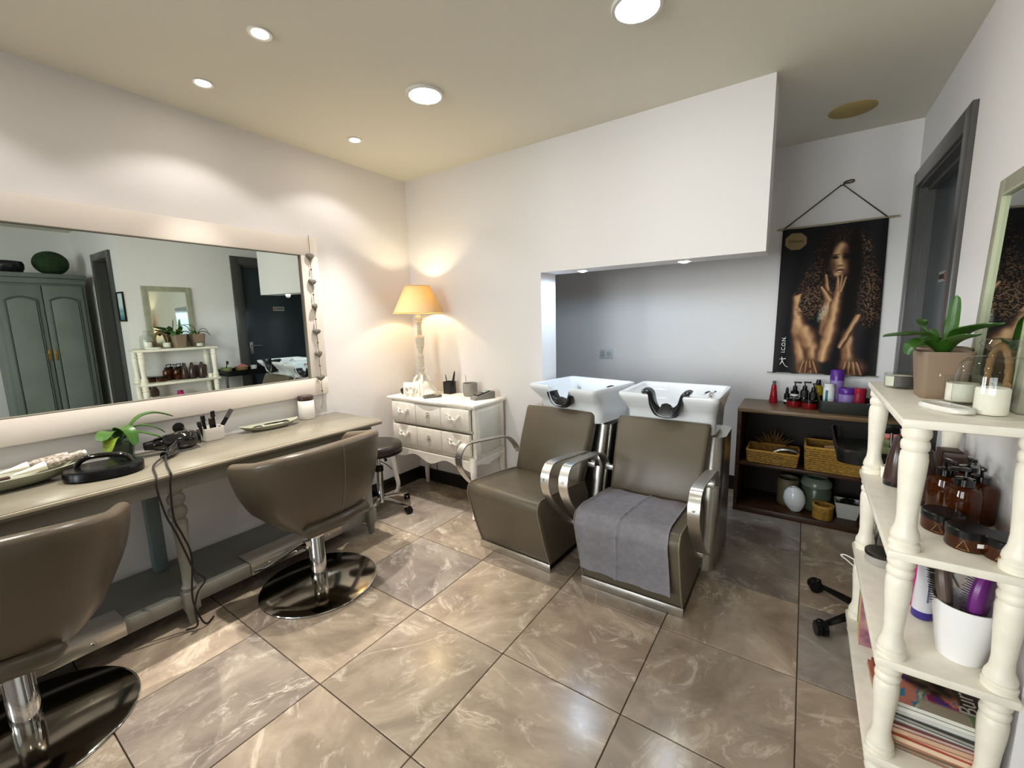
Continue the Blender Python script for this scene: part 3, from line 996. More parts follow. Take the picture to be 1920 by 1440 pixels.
# ================================================================== STYLING CHAIRS
def styling_chair(name, label, loc, rz, dx):
    t = thing(name, label, 'chair', loc, rz, 'taupe tub styling chairs')
    # U-shaped plan, opening toward -x
    plan = [(-0.128, -0.338), (-0.06, -0.342), (0.02, -0.340)]
    for i in range(1, 20):
        a = -PI / 2 + PI * i / 20
        ca, sa = math.cos(a), math.sin(a)
        plan.append((0.02 + 0.265 * abs(ca) ** 0.72, 0.340 * math.copysign(abs(sa) ** 0.72, sa)))
    plan += [(0.02, 0.340), (-0.06, 0.342), (-0.128, 0.338)]
    path = smoothpath([(p[0] + dx, p[1], 0) for p in plan], 3)
    n = len(path)
    secs = []
    for i, p in enumerate(path):
        tt = (path[min(i + 1, n - 1)] - path[max(i - 1, 0)]).normalized()
        nr = Vector((tt.y, -tt.x, 0))
        u = abs(2 * i / (n - 1) - 1)
        q = max(0.0, (u - 0.40) / 0.60)
        zt = 0.812 - 0.080 * u ** 2.5
        zb = 0.418 + 0.03 * math.exp(-((2 * i / (n - 1) - 1) / 0.32) ** 4) + 0.03 * q * q
        low = Vector((dx + 0.03 + (p.x - dx - 0.03) * (0.76 if p.x > 0.03 + dx else 0.90), p.y * (0.66 + 0.02 * q), 0))
        th = 0.062 - 0.012 * u
        sh = 1.0
        if i in (0, n - 1):
            sh = 0.55
        elif i in (1, n - 2):
            sh = 0.88
        loop = []
        for k in range(9):
            v = k / 8
            w = v ** 0.66
            b = low.lerp(p, w)
            bulge = 0.012 * math.sin(PI * v)
            loop.append(b + nr * bulge + Vector((0, 0, zb + (zt - 0.022 - zb) * v)))
        for a in (35, 65, 90, 120, 150):
            aa = R(a)
            loop.append(p - nr * (th / 2) + nr * (math.cos(aa) * th / 2) + Vector((0, 0, zt - 0.022 + 0.022 * math.sin(aa))))
        for k in range(8, -1, -1):
            v = k / 8
            b = low.lerp(p, v ** 0.66)
            loop.append(b - nr * th + Vector((0, 0, zb + 0.02 + (zt - 0.042 - zb) * v)))
        c = sum(loop, Vector()) / len(loop)
        secs.append([c + (x - c) * sh for x in loop])
    MB().loft(secs).build('tub_back', M_LEATHER, t, smooth=60)
    # stitched seams on the outer shell
    for frac in (0.5,):
        i = int(frac * (n - 1))
        pts = [secs[i][k] + (secs[i][k] - secs[i][22 - k if k < 9 else k]).normalized() * 0.0012 for k in range(0, 9)]
        MB().tube(pts, 0.0018, 6).build('seam', M_PIPING, t)
    st = MB()
    st.loft([[(p[0], p[1], z) for p in rrect(0.185 * k, 0.190 * k, 0.07 * k, 6, cx=0.02 + dx)] for k, z in
             ((0.80, 0.385), (0.92, 0.388), (0.985, 0.400), (1.0, 0.42), (1.0, 0.46), (0.97, 0.485), (0.86, 0.498), (0.5, 0.505))])
    st.build('seat', M_LEATHER, t, smooth=60)
    m = MB()
    m.tube([(0.185 + dx, -0.18, 0.412), (0.20 + dx, -0.165, 0.41), (0.212 + dx, 0.0, 0.408), (0.20 + dx, 0.165, 0.41), (0.185 + dx, 0.18, 0.412)], [0.012, 0.032, 0.034, 0.032, 0.012], 14)
    m.build('back_roll', M_LEATHER, t, smooth=60)
    MB().box((0, 0, 0.380), (0.18, 0.18, 0.012), bev=0.003).build('seat_plate', M_BLACK, t)
    cl = MB()
    cl.lathe([(0, 0.010), (0.040, 0.010), (0.040, 0.165), (0.038, 0.168), (0.038, 0.285), (0.034, 0.292), (0.017, 0.293), (0.017, 0.376), (0, 0.376)], 32)
    cl.build('column', M_CHROME, t)
    MB().lathe([(0.038, 0.27), (0.042, 0.272), (0.042, 0.288), (0.036, 0.294)], 32).build('collar', M_CHROME, t)
    lv = MB()
    lv.box((0.0, -0.052, 0.245), (0.028, 0.03, 0.05), bev=0.004)
    lv.tube(smoothpath([(0.0, -0.06, 0.25), (-0.02, -0.105, 0.238), (-0.065, -0.155, 0.205), (-0.125, -0.205, 0.165), (-0.16, -0.235, 0.15)], 5), 0.010, 8, flat=2.4, up=(0, 0, 1))
    lv.build('pump_lever', M_CHROME, t)
    ds = MB().lathe([(0, 0.0), (0.280, 0.0), (0.285, 0.003), (0.2845, 0.008), (0.279, 0.011), (0.06, 0.013), (0, 0.013)], 72)
    dso = ds.build('base_disc', M_BASE, t)
    MB().tube([(0.2835 * math.cos(2 * PI * i / 72), 0.2835 * math.sin(2 * PI * i / 72), 0.006) for i in range(72)], 0.0045, 8, closed=True).build('rim', M_CHROME, dso)
    return t


styling_chair('styling_chair', 'taupe tub styling chair beside the black stool, whole in view', (0.675, -1.385, 0), R(4), 0.0)
styling_chair('styling_chair', 'taupe tub styling chair cut by the left edge', (0.635, -2.425, 0), R(-20), 0.055)

# ================================================================== STOOL
def star_base(t, n, rad, z, mat, a0, arm_h=0.03, cast=M_BLACK, caster_r=0.024, armw=0.026):
    for k in range(n):
        a = a0[k] if isinstance(a0, tuple) else a0 + 2 * PI * k / n
        ca, sa = math.cos(a), math.sin(a)
        m = MB()
        secs = []
        for q, (rr, ww, zz, hh) in enumerate(((0.02, armw, z + 0.02, arm_h), (rad * 0.5, armw * 0.85, z + 0.008, arm_h * 0.85), (rad * 0.92, armw * 0.65, z - 0.008, arm_h * 0.6), (rad + 0.01, armw * 0.5, z - 0.012, arm_h * 0.5))):
            c = Vector((ca * rr, sa * rr, zz)); s = Vector((-sa, ca, 0))
            secs.append([c + s * ww * 0.5, c + s * ww * 0.35 + Vector((0, 0, hh * 0.5)), c - s * ww * 0.35 + Vector((0, 0, hh * 0.5)), c - s * ww * 0.5, c - s * ww * 0.4 - Vector((0, 0, hh * 0.5)), c + s * ww * 0.4 - Vector((0, 0, hh * 0.5))])
        m.loft(secs)
        m.build('base_arm', mat, t)
        w = MB()
        px, py = ca * rad, sa * rad
        aa = a + 1.1
        for s in (-1, 1):
            w.lathe([(0, -0.009), (caster_r, -0.008), (caster_r, 0.008), (0, 0.009)], 16,
                    at=(px + 0.013 * s * math.sin(aa) + 0.012 * math.cos(aa), py - 0.013 * s * math.cos(aa) + 0.012 * math.sin(aa), caster_r), rot=(R(90), 0, aa))
        w.box((px, py, caster_r * 1.7), (0.022, 0.022, 0.022), bev=0.004)
        w.box((px + 0.012 * math.cos(aa), py + 0.012 * math.sin(aa), caster_r * 1.75), (0.042, 0.034, 0.012), rot=(0, 0, aa), bev=0.004)
        w.build('caster', cast, t)


stl = thing('stool', 'round black salon stool with chrome star base by the chest', 'stool', (0.225, -0.615, 0))
MB().lathe([(0, 0.435), (0.15, 0.435), (0.165, 0.442), (0.172, 0.455), (0.172, 0.487), (0.165, 0.502), (0.148, 0.510), (0, 0.514)], 40).build('seat', P('stool_vinyl', '#2b2620', 0.3), stl)
MB().lathe([(0.168, 0.436), (0.174, 0.438), (0.174, 0.446), (0.168, 0.448)], 40).build('seat_rim', M_BLACK, stl)
MB().lathe([(0, 0.06), (0.030, 0.06), (0.030, 0.10), (0.024, 0.11), (0.024, 0.30), (0.013, 0.31), (0.013, 0.436), (0, 0.436)], 24).build('gas_column', M_CHROME, stl)
MB().lathe([(0.024, 0.295), (0.031, 0.297), (0.031, 0.335), (0.015, 0.34)], 20).build('column_collar', M_BLACK, stl)
MB().tube([(0.02, 0, 0.425), (0.10, -0.03, 0.422), (0.14, -0.045, 0.415)], [0.006, 0.006, 0.012], 8).build('height_lever', M_BLACK, stl)
star_base(stl, 5, 0.225, 0.068, M_CHROME, R(12))

# white socket and cables low on the left wall
sk = thing('wall_socket', 'white double socket with plugs low on the wall behind the stool', 'socket', (0.0, -0.545, 0.29))
m = MB(); m.box((0.006, 0, 0), (0.012, 0.09, 0.15), bev=0.003); m.build('plate', M_SOCKET, sk)
m = MB(); m.lathe([(0, 0), (0.02, 0), (0.018, 0.03), (0, 0.032)], 14, at=(0.012, 0, 0.035), rot=(0, R(90), 0)); m.lathe([(0, 0), (0.02, 0), (0.018, 0.03), (0, 0.032)], 14, at=(0.012, 0, -0.035), rot=(0, R(90), 0)); m.build('plug', M_WAX, sk)
m = MB(); m.tube(smoothpath([(0.035, 0, 0.035), (0.06, 0.05, 0.02), (0.04, 0.14, -0.04), (0.03, 0.22, -0.12), (0.03, 0.29, -0.19)], 5), 0.0035, 6)
m.tube(smoothpath([(0.035, 0, -0.035), (0.06, 0.03, -0.06), (0.04, 0.06, -0.15), (0.03, 0.07, -0.24)], 5), 0.003, 6)
m.build('cable', M_CORD, sk)

# ================================================================== CHEST OF DRAWERS
ch = thing('chest_of_drawers', 'cream chest of two drawers with cabriole legs in the corner', 'chest', (0.515, -0.20, 0))
CHT = 0.805
# local: x -0.43..0.43, y -0.19..0.19
def bow(x, amp):      # serpentine front
    return -amp * math.cos(PI * x / 0.42 * 1.0)


out = [(-0.435, 0.19), (-0.435, -0.16)]
for i in range(25):
    x = -0.435 + 0.87 * i / 24
    out.append((x, -0.186 - 0.010 * math.cos(x / 0.435 * PI * 1.5)))
out += [(0.435, 0.19)]
MB().prism(out, 0.022, lambda u, v, w: (u, v, CHT - 0.022 + w), bev=0.006).build('top', M_CHESTW, ch)
bd = MB()
bd.box((-0.405, 0.01, 0.595), (0.03, 0.33, 0.376), bev=0.003); bd.box((0.405, 0.01, 0.595), (0.03, 0.33, 0.376), bev=0.003)
bd.box((0, 0.17, 0.595), (0.80, 0.015, 0.376)); bd.box((0, 0.01, 0.775), (0.80, 0.33, 0.016)); bd.box((0, 0.01, 0.61), (0.80, 0.33, 0.02)); bd.box((0, 0.01, 0.425), (0.80, 0.33, 0.03))
bd.build('carcass', M_CHESTW, ch)
MB().box((0.4215, 0.01, 0.60), (0.006, 0.24, 0.30), bev=0.002).build('side_panel', P('chest_side', '#dcd8cc', 0.5), ch)


def bail(x, z, parent):
    m = MB()
    for s in (-1, 1):
        m.lathe([(0, 0.010), (0.007, 0.009), (0.011, 0.004), (0.013, 0.0), (0, 0.0)], 10, at=(x + 0.042 * s, -0.1875, z + 0.008), rot=(R(90), 0, 0))
        m.tube(smoothpath([(x + 0.042 * s, -0.19, z + 0.010), (x + 0.056 * s, -0.192, z + 0.022), (x + 0.062 * s, -0.19, z + 0.010), (x + 0.052 * s, -0.19, z - 0.006)], 4), 0.0035, 6)
    m.tube(smoothpath([(x - 0.042, -0.198, z + 0.006), (x - 0.026, -0.204, z - 0.012), (x, -0.206, z - 0.006), (x + 0.026, -0.204, z - 0.012), (x + 0.042, -0.198, z + 0.006)], 5), 0.005, 8)
    m.lathe([(0, 0.006), (0.010, 0.004), (0.012, 0)], 10, at=(x, -0.1995, z - 0.006), rot=(R(90), 0, 0))
    return m.build('bail_handle', M_CHESTW, parent)


for zc in (0.693, 0.520):
    dr = MB()
    for xa, xb in ((-0.386, -0.128), (-0.124, 0.124), (0.128, 0.386)):
        dr.box(((xa + xb) / 2, -0.168, zc), (xb - xa, 0.032, 0.148), bev=0.006)
    d = dr.build('drawer', M_CHESTW, ch)
    bail(-0.255, zc + 0.012, d); bail(0.255, zc + 0.012, d)
    m = MB()
    m.lathe([(0, 0.008), (0.006, 0.007), (0.009, 0.004), (0.012, 0.0)], 12, at=(0, -0.184, zc + 0.006), rot=(R(90), 0, 0))
    for k in range(8):
        a = 2 * PI * k / 8
        m.lathe([(0, 0.006), (0.005, 0.003), (0.006, 0)], 8, at=(0.014 * math.cos(a), -0.184, zc + 0.006 + 0.019 * math.sin(a)), rot=(R(90), 0, 0))
    m.build('escutcheon', P('escutcheon_grey', '#bdb3a4', 0.45), d)
    gm = MB()
    for x0 in (-0.255, 0.0, 0.255):
        for s in (-1, 1):
            gm.tube(smoothpath([(x0 + 0.028 * s, -0.1845, zc - 0.005), (x0 + 0.012 * s, -0.1845, zc - 0.025), (x0 + 0.009 * s, -0.1845, zc - 0.06)], 4), 0.0016, 5)
    gm.build('painted_stem', M_CHESTG, d)
apn = [(-0.39, 0.41)]
for i in range(41):
    x = -0.39 + 0.78 * i / 40
    a = abs(x) / 0.39
    z = 0.372 - 0.02 * math.cos(a * PI * 2.5) - 0.018 * (1 - a)
    if a > 0.85:
        z -= (a - 0.85) * 0.25
    apn.append((x, z))
apn.append((0.39, 0.41))
MB().prism(apn, 0.02, lambda u, v, w: (u, -0.184 + w, v)).build('scalloped_apron', M_CHESTW, ch)
aps = [(-0.16, 0.41)] + [(-0.16 + 0.33 * i / 20, 0.385 - 0.03 * math.sin(PI * i / 20) ** 2 * (1 if i < 10 else 0.6)) for i in range(21)] + [(0.17, 0.41)]
MB().prism(aps, 0.018, lambda u, v, w: (0.404 + w, u, v)).build('side_apron', M_CHESTW, ch)
for sx, sy in ((-1, -1), (1, -1), (-1, 1), (1, 1)):
    if sy < 0:
        pts = smoothpath([(sx * 0.398, sy * 0.165, 0.43), (sx * 0.412, sy * 0.180, 0.33), (sx * 0.405, sy * 0.176, 0.20), (sx * 0.392, sy * 0.165, 0.09), (sx * 0.400, sy * 0.175, 0.03), (sx * 0.412, sy * 0.185, 0.0)], 5)
        rr = [0.027 - 0.012 * min(1, i / 17) + (0.004 if i > 21 else 0) for i in range(len(pts))]
    else:
        pts = [(sx * 0.40, 0.165, 0.43), (sx * 0.40, 0.165, 0.2), (sx * 0.40, 0.165, 0.0)]
        rr = [0.024, 0.022, 0.016]
    MB().tube(pts, rr, 10).build('leg', M_CHESTW, ch)
m = MB().tube(smoothpath([(-0.30, 0.19, 0.55), (-0.31, 0.18, 0.3), (-0.30, 0.185, 0.1), (-0.28, 0.15, 0.006)], 5), 0.003, 6)
tag(m.build('lamp_cable', M_CORD, loc=(0.515, -0.20, 0)), 'thin dark cable hanging behind the cream chest', 'cable')

# ---- table lamp
CZ = CHT
lm = thing('table_lamp', 'lit table lamp with conical shade and carved cream column', 'lamp', (0.285, -0.200, CZ))
lb = MB()
lb.loft([[(p[0] * k, p[1] * k, z) for p in rrect(0.085, 0.085, 0.012, 3)] for k, z in ((1.0, 0), (1.0, 0.014), (0.92, 0.022), (0.80, 0.03), (0.72, 0.055), (0.66, 0.09), (0.50, 0.105))])
lb.build('foot', M_CHESTW, lm)
m = MB()
for k in range(4):
    a = PI / 4 + k * PI / 2
    ca, sa = math.cos(a), math.sin(a)
    m.tube(smoothpath([(0.03 * ca, 0.03 * sa, 0.15), (0.055 * ca, 0.055 * sa, 0.12), (0.075 * ca, 0.075 * sa, 0.06), (0.098 * ca, 0.098 * sa, 0.03), (0.108 * ca, 0.108 * sa, 0.012), (0.095 * ca, 0.095 * sa, 0.006)], 4), 0.010, 8)
m.build('scroll_foot', M_CHESTW, lm)
stemp = [(0, 0.09), (0.040, 0.09), (0.034, 0.11), (0.020, 0.125), (0.024, 0.14), (0.030, 0.155), (0.018, 0.175), (0.020, 0.185), (0.026, 0.20), (0.026, 0.205), (0.019, 0.212),
         (0.024, 0.23), (0.025, 0.26), (0.023, 0.285), (0.020, 0.292), (0.026, 0.300), (0.020, 0.31), (0.017, 0.33), (0.026, 0.36), (0.032, 0.395), (0.033, 0.43), (0.035, 0.44), (0.030, 0.45),
         (0.017, 0.46), (0.0165, 0.54), (0.020, 0.55), (0.026, 0.56), (0.022, 0.57), (0.030, 0.585), (0.028, 0.60), (0.012, 0.605), (0.010, 0.64), (0, 0.64)]
MB().lathe(stemp, 24).build('column', P('lamp_column', '#d8cfbd', 0.6, var=0.1, scale=40, bump=0.3, bscale=90), lm)
MB().lathe([(0.012, 0.64), (0.018, 0.65), (0.018, 0.68), (0, 0.69)], 16).build('bulb_holder', M_CHESTW, lm)
MB().lathe([(0, 0.665), (0.018, 0.68), (0.030, 0.71), (0.026, 0.735), (0, 0.748)], 16).build('bulb', P('warm_bulb', '#ffd58a', 0.5, emit=25.0), lm)
sh = MB()
sh.lathe([(0.188, 0.628), (0.092, 0.828)], 56)
sh.solidify(0.0015)
sh.build('lamp_shade', M_SHADE, lm)
m = MB()
for r_, z in ((0.1885, 0.628), (0.0925, 0.828)):
    m.tube([(r_ * math.cos(2 * PI * i / 56), r_ * math.sin(2 * PI * i / 56), z) for i in range(56)], 0.0025, 6, closed=True)
m.build('shade_rim', P('shade_rim', '#cda567', 0.7), lm)
light('lamp_bulb_light', 'POINT', (0.285, -0.200, CZ + 0.735), LAMP_W, (1.0, 0.88, 0.56), shadow_soft_size=0.03)

# ---- things on the chest
sp = thing('smart_speaker', 'small black round speaker at the left end of the chest', 'speaker', (0.145, -0.245, CZ))
MB().lathe([(0, 0), (0.028, 0), (0.036, 0.006), (0.042, 0.022), (0.043, 0.034), (0.040, 0.042), (0, 0.044)], 28).build('body', M_BLACKM, sp)
MB().lathe([(0, 0.044), (0.036, 0.044), (0.034, 0.046), (0, 0.046)], 28).build('top_disc', M_BLACK, sp)
fg = thing('angel_plaque', 'small white relief plaque with an angel in front of the lamp', 'ornament', (0.30, -0.338, CZ), R(25))
MB().box((0, 0.02, 0.055), (0.13, 0.012, 0.11), rot=(R(-8), 0, 0), bev=0.004).build('panel', M_CHESTW, fg)
m = MB()
m.lathe([(0, 0), (0.022, 0), (0.018, 0.03), (0.012, 0.055), (0.008, 0.06), (0.011, 0.07), (0.010, 0.082), (0, 0.088)], 14, at=(0.0, 0.0, 0.0))
for s in (-1, 1):
    m.tube(smoothpath([(0.008 * s, 0.004, 0.052), (0.03 * s, 0.006, 0.075), (0.045 * s, 0.006, 0.055), (0.028 * s, 0.004, 0.025)], 4), [0.006] * 12 + [0.003], 7)
    m.tube(smoothpath([(0.012 * s, -0.005, 0.05), (0.02 * s, -0.012, 0.035), (0.006 * s, -0.018, 0.03)], 3), 0.004, 6)
m.build('angel', M_WHITE, fg)
cu = thing('calculator', 'grey desk calculator lying on the chest', 'calculator', (0.455, -0.27, CZ), R(-32))
MB().box((0, 0, 0.009), (0.075, 0.135, 0.014), rot=(R(4), 0, 0), bev=0.004).build('body', P('calc_grey', '#5f5d52', 0.4), cu)
MB().box((0, 0.045, 0.0185), (0.060, 0.026, 0.003), rot=(R(4), 0, 0)).build('display', P('calc_lcd', '#8b9080', 0.2), cu)
k0 = None
for i in range(4):
    for j in range(4):
        if k0 is None:
            k0 = MB().box((0, 0, 0), (0.012, 0.013, 0.004), bev=0.001).build('key', M_LABELD, cu)
            k = k0
        else:
            k = k0.copy(); COL.objects.link(k)
        k.location = (-0.024 + 0.016 * i, -0.052 + 0.02 * j, 0.0145 + 0.0014 * j)
pp = MB()
pp.box((0, 0, 0.001), (0.14, 0.10, 0.002)); pp.box((0.03, 0.02, 0.003), (0.13, 0.09, 0.0015), rot=(0, 0, R(12)))
tag(pp.build('paper_sheets', M_PAPER, loc=(0.615, -0.25, CZ), rz=R(8)), 'loose white paper slips on the chest beside the calculator', 'paper')
pn = MB().tube([(0, 0, 0), (0, 0.13, 0)], 0.004, 8)
tag(pn.build('pen', M_LABELW, loc=(0.545, -0.30, CZ + 0.005), rz=R(-50)), 'white pen lying on the chest by the paper slips', 'pen')
ph = thing('pen_pot', 'black square pen pot on the chest beside the lamp', 'pot', (0.455, -0.075, CZ))
MB().loft([[(p[0] * k, p[1] * k, z) for p in rrect(0.037, 0.037, 0.008, 3)] for k, z in ((1, 0), (1, 0.095), (0.9, 0.095), (0.9, 0.01))]).build('pot', M_BLACKM, ph)
for k, (x, y, a, b, l) in enumerate(((-0.015, 0, -6, 4, 0.135), (0.012, 0.0, 12, -4, 0.17), (0.024, 0.004, 14, 2, 0.165))):
    o = MB().tube([(0, 0, 0), (0, 0, l * 0.8), (0, 0, l)], [0.004, 0.0045, 0.002], 8).build('pen', M_BLACK, None, (0.455 + x, -0.075 + y, CZ + 0.014))
    o.rotation_euler = (R(b), R(a), 0)
    tag(o, ('short black pen standing left in the pen pot', 'tall black pen leaning right in the pen pot', 'black pen at the far right of the pen pot')[k], 'pen', 'pens in the black pot')
mg = thing('ribbed_pot', 'pale grey ribbed stoneware pot on the right of the chest', 'pot', (0.672, -0.085, CZ))
m = MB()
n = 48
secs = []
for k, z in ((0.80, 0.0), (0.9, 0.008), (1.0, 0.045), (1.0, 0.088), (0.99, 0.098), (0.90, 0.098), (0.88, 0.04), (0.7, 0.014), (0.2, 0.012)):
    secs.append([(0.055 * k * (1 + (0.018 * math.cos(24 * t) if 0.005 < z < 0.06 and k > 0.88 else 0)) * math.cos(t), 0.055 * k * (1 + (0.018 * math.cos(24 * t) if 0.005 < z < 0.06 and k > 0.88 else 0)) * math.sin(t), z) for t in [2 * PI * i / n for i in range(n)]])
m.loft(secs)
m.build('pot', M_STONE, mg)
tm = thing('card_terminal', 'grey card payment terminal at the right end of the chest', 'card terminal', (0.835, -0.14, CZ), R(-20))
MB().prism([(-0.085, 0.0), (-0.085, 0.018), (-0.06, 0.028), (0.05, 0.055), (0.085, 0.050), (0.085, 0.0)], 0.075, lambda u, v, w: (w - 0.0375, u, v), bev=0.006).build('body', P('terminal_grey', '#7a7871', 0.35), tm)
MB().box((0, -0.008, 0.0435), (0.066, 0.105, 0.006), rot=(R(13.5), 0, 0), bev=0.002).build('top_cover', M_BLACK, tm)
MB().box((0, 0.02, 0.0535), (0.050, 0.045, 0.003), rot=(R(13.5), 0, 0)).build('screen', P('terminal_lcd', '#9aa09b', 0.15), tm)
k0 = None
for i in range(3):
    for j in range(3):
        if k0 is None:
            k0 = MB().box((0, 0, 0), (0.012, 0.009, 0.004), bev=0.001).build('key', M_GREYBOX, tm); k = k0
        else:
            k = k0.copy(); COL.objects.link(k)
        k.location = (-0.016 + 0.016 * i, -0.048 + 0.014 * j, 0.038 + 0.0034 * j); k.rotation_euler = (R(13.5), 0, 0)
ant = MB().tube([(0, 0, 0), (0, 0, 0.14)], 0.0015, 6)
tag(ant.build('wire', M_CORD, loc=(0.565, -0.008, CZ)), 'thin dark wire rising up the wall behind the chest', 'cable')


# ================================================================== WASH CHAIRS
def wash_unit(name, label, loc, rz, brz, hose, bx, pl):
    t = thing(name, label, 'wash chair', loc, rz, 'backwash chairs with white basins')
    # seat block: profile in (y, z), extruded in x
    prof = smoothpath([(-0.60, 0.035, 0), (-0.655, 0.18, 0), (-0.700, 0.33, 0), (-0.715, 0.385, 0), (-0.700, 0.425, 0), (-0.655, 0.436, 0), (-0.50, 0.425, 0), (-0.32, 0.405, 0), (-0.20, 0.385, 0)], 4)
    poly = [(p.x, p.y) for p in prof] + [(-0.16, 0.30), (-0.17, 0.035)]
    MB().prism(poly, 0.50, lambda u, v, w: (w - 0.25, u, v), bev=0.014).build('seat', M_LEATHER2, t, smooth=50)
    for s in (-1, 1):
        MB().tube([(s * 0.243, p.x - 0.001, p.y + 0.001) for p in prof], 0.004, 6).build('piping', M_PIPING, t)
    # backrest: leaning slab
    ang = math.atan2(0.20, 0.40)
    bk = MB()
    secs = []
    for k, (f, ex) in enumerate(((0.0, -0.03), (0.0, -0.008), (0.04, 0), (0.5, 0.004), (0.96, 0), (1.0, -0.008), (1.0, -0.03))):
        cy = -0.265 + 0.165 * f; cz = 0.395 + 0.400 * f
        wd = 0.238 + 0.014 * f + min(0, ex) * 0.5
        th = 0.040 + (ex if ex < 0 else ex * 2)
        th = max(th, 0.012)
        nrm = Vector((0, -0.924, 0.382)); c = Vector((0, cy, cz)) - nrm * 0.04
        secs.append([c + Vector((p[0], 0, 0)) + nrm * p[1] for p in rrect(wd, th, min(0.022, th * 0.9), 4)])
    bk.loft(secs)
    bk.build('backrest', M_LEATHER2, t, smooth=50)
    # base plate
    m = MB()
    m.box((0, -0.30, 0.006), (0.50, 0.62, 0.012)); m.box((0, -0.612, 0.024), (0.502, 0.006, 0.044), bev=0.001)
    bp_ = m.build('base_plate', M_ALU, t)
    for x in (-0.16, 0.0, 0.16):
        MB().lathe([(0, 0.003), (0.005, 0.002), (0.006, 0)], 10, at=(x, -0.615, 0.026), rot=(R(90), 0, 0)).build('rivet', M_CHROME, bp_)
    # arm rests
    arm = smoothpath([(-0.40, 0.225, 0), (-0.52, 0.30, 0), (-0.655, 0.43, 0), (-0.715, 0.52, 0), (-0.722, 0.585, 0), (-0.695, 0.632, 0), (-0.645, 0.648, 0), (-0.48, 0.632, 0), (-0.33, 0.616, 0), (-0.255, 0.592, 0), (-0.19, 0.535, 0), (-0.155, 0.485, 0)], 5)
    for s in (-1, 1):
        a = MB().ribbon([(p.x, p.y) for p in arm], 0.048, 0.007, s * 0.297).build('armrest', M_ALU, t)
        MB().box((s * 0.272, -0.41, 0.228), (0.05, 0.03, 0.03), bev=0.004).build('bracket', M_ALU, a)
        MB().box((s * 0.272, -0.165, 0.49), (0.05, 0.03, 0.03), bev=0.004).build('bracket', M_ALU, a)
        m = MB()
        m.lathe([(0, 0.003), (0.007, 0.002), (0.008, 0)], 10, at=(s * 0.297, -0.7255, 0.575), rot=(R(90), 0, 0))
        m.build('bolt', M_CHROME, a)
    # pedestal, front edge leaning back; plan with rounded front corners
    secs = []
    for z, yf in ((0.0, -0.17), (0.30, -0.10), (0.55, -0.04), (0.70, 0.0)):
        secs.append([(p[0], p[1], z) for p in rrect((0.312 + pl) / 2, (0.32 - yf) / 2, 0.06, 6, cx=(0.312 - pl) / 2, cy=(0.32 + yf) / 2)])
    MB().loft(secs).build('pedestal', M_STEEL, t)
    MB().box((0.03, 0.13, 0.706), (0.36, 0.30, 0.012), bev=0.003).build('basin_plate', M_STEEL, t)
    # basin
    N = 220
    secs = []
    def ring(w, yf, yb, r, z):
        secs.append([Vector((p[0], p[1], z)) for p in resample(rrect(w, (yb - yf) / 2, r, 8, cy=(yb + yf) / 2), N)])
    ring(0.225, -0.085, 0.245, 0.05, 0.714)
    ring(0.236, -0.098, 0.255, 0.05, 0.722)
    ring(0.238, -0.102, 0.258, 0.05, 0.78)
    ring(0.240, -0.106, 0.260, 0.05, 0.825)
    ring(0.248, -0.135, 0.268, 0.045, 0.855)
    ring(0.256, -0.170, 0.276, 0.04, 0.89)
    ring(0.263, -0.192, 0.284, 0.035, 0.915)
    ring(0.267, -0.200, 0.288, 0.035, 0.932)
    ring(0.264, -0.197, 0.285, 0.033, 0.941)
    ring(0.255, -0.186, 0.276, 0.030, 0.944)
    ring(0.243, -0.160, 0.262, 0.030, 0.940)
    ring(0.236, -0.148, 0.254, 0.030, 0.930)
    ring(0.226, -0.125, 0.244, 0.035, 0.87)
    ring(0.205, -0.09, 0.226, 0.05, 0.79)
    ring(0.14, -0.03, 0.18, 0.06, 0.765)
    ring(0.03, 0.05, 0.09, 0.015, 0.758)
    tilt = 0.03
    for s in secs:
        for v in s:
            if v.y < -0.03 and abs(v.x) < 0.10:
                lim = 0.826 + 0.118 * min(1, (abs(v.x) / 0.088)) ** 3.2
                if v.z > lim:
                    v.z = lim
    b = MB().loft(secs, True, True).build('basin', M_CER, t, (bx, 0.035, 0), smooth=50)
    b.rotation_euler = (0, 0, brz)
    # neck rest: rubber U-pad lying in the notch
    if hose:
        u = smoothpath([(-0.086, 0, 0.905), (-0.074, 0, 0.868), (-0.050, 0, 0.838), (-0.02, 0, 0.830), (0.02, 0, 0.830), (0.050, 0, 0.838), (0.074, 0, 0.868), (0.084, 0, 0.895)], 5)
    else:
        u = smoothpath([(-0.125, 0, 0.951), (-0.108, 0, 0.955), (-0.088, 0, 0.940), (-0.076, 0, 0.885), (-0.052, 0, 0.842), (-0.02, 0, 0.832), (0.02, 0, 0.832), (0.052, 0, 0.842), (0.076, 0, 0.885), (0.088, 0, 0.940), (0.108, 0, 0.955), (0.122, 0, 0.951)], 5)
    secs = []
    for i, p in enumerate(u):
        tt = (u[min(i + 1, len(u) - 1)] - u[max(i - 1, 0)]).normalized()
        nn = Vector((-tt.z, 0, tt.x))
        mid = 1 - min(1, abs(p.x) / 0.09) ** 2
        yf = -0.198 + 0.020 * mid; yb = -0.11 + 0.02 * mid
        th = 0.012 + (0.050 if not hose else 0.036) * max(0, mid) ** 1.5
        secs.append([Vector((p.x, yf + 0.012, p.z)) - nn * (0.010 + 0.012 * mid), Vector((p.x, yf - 0.008, p.z)) - nn * (0.002 + 0.012 * mid), Vector((p.x, yf, p.z)) + nn * th * 0.6, Vector((p.x, yf + 0.016, p.z)) + nn * th, Vector((p.x, yb - 0.01, p.z)) + nn * 0.014, Vector((p.x, yb, p.z)) + nn * 0.004, Vector((p.x, yb, p.z)) - nn * 0.004])
    MB().loft(secs).build('neck_rest', M_RUBBER, b, smooth=50)
    m = MB()
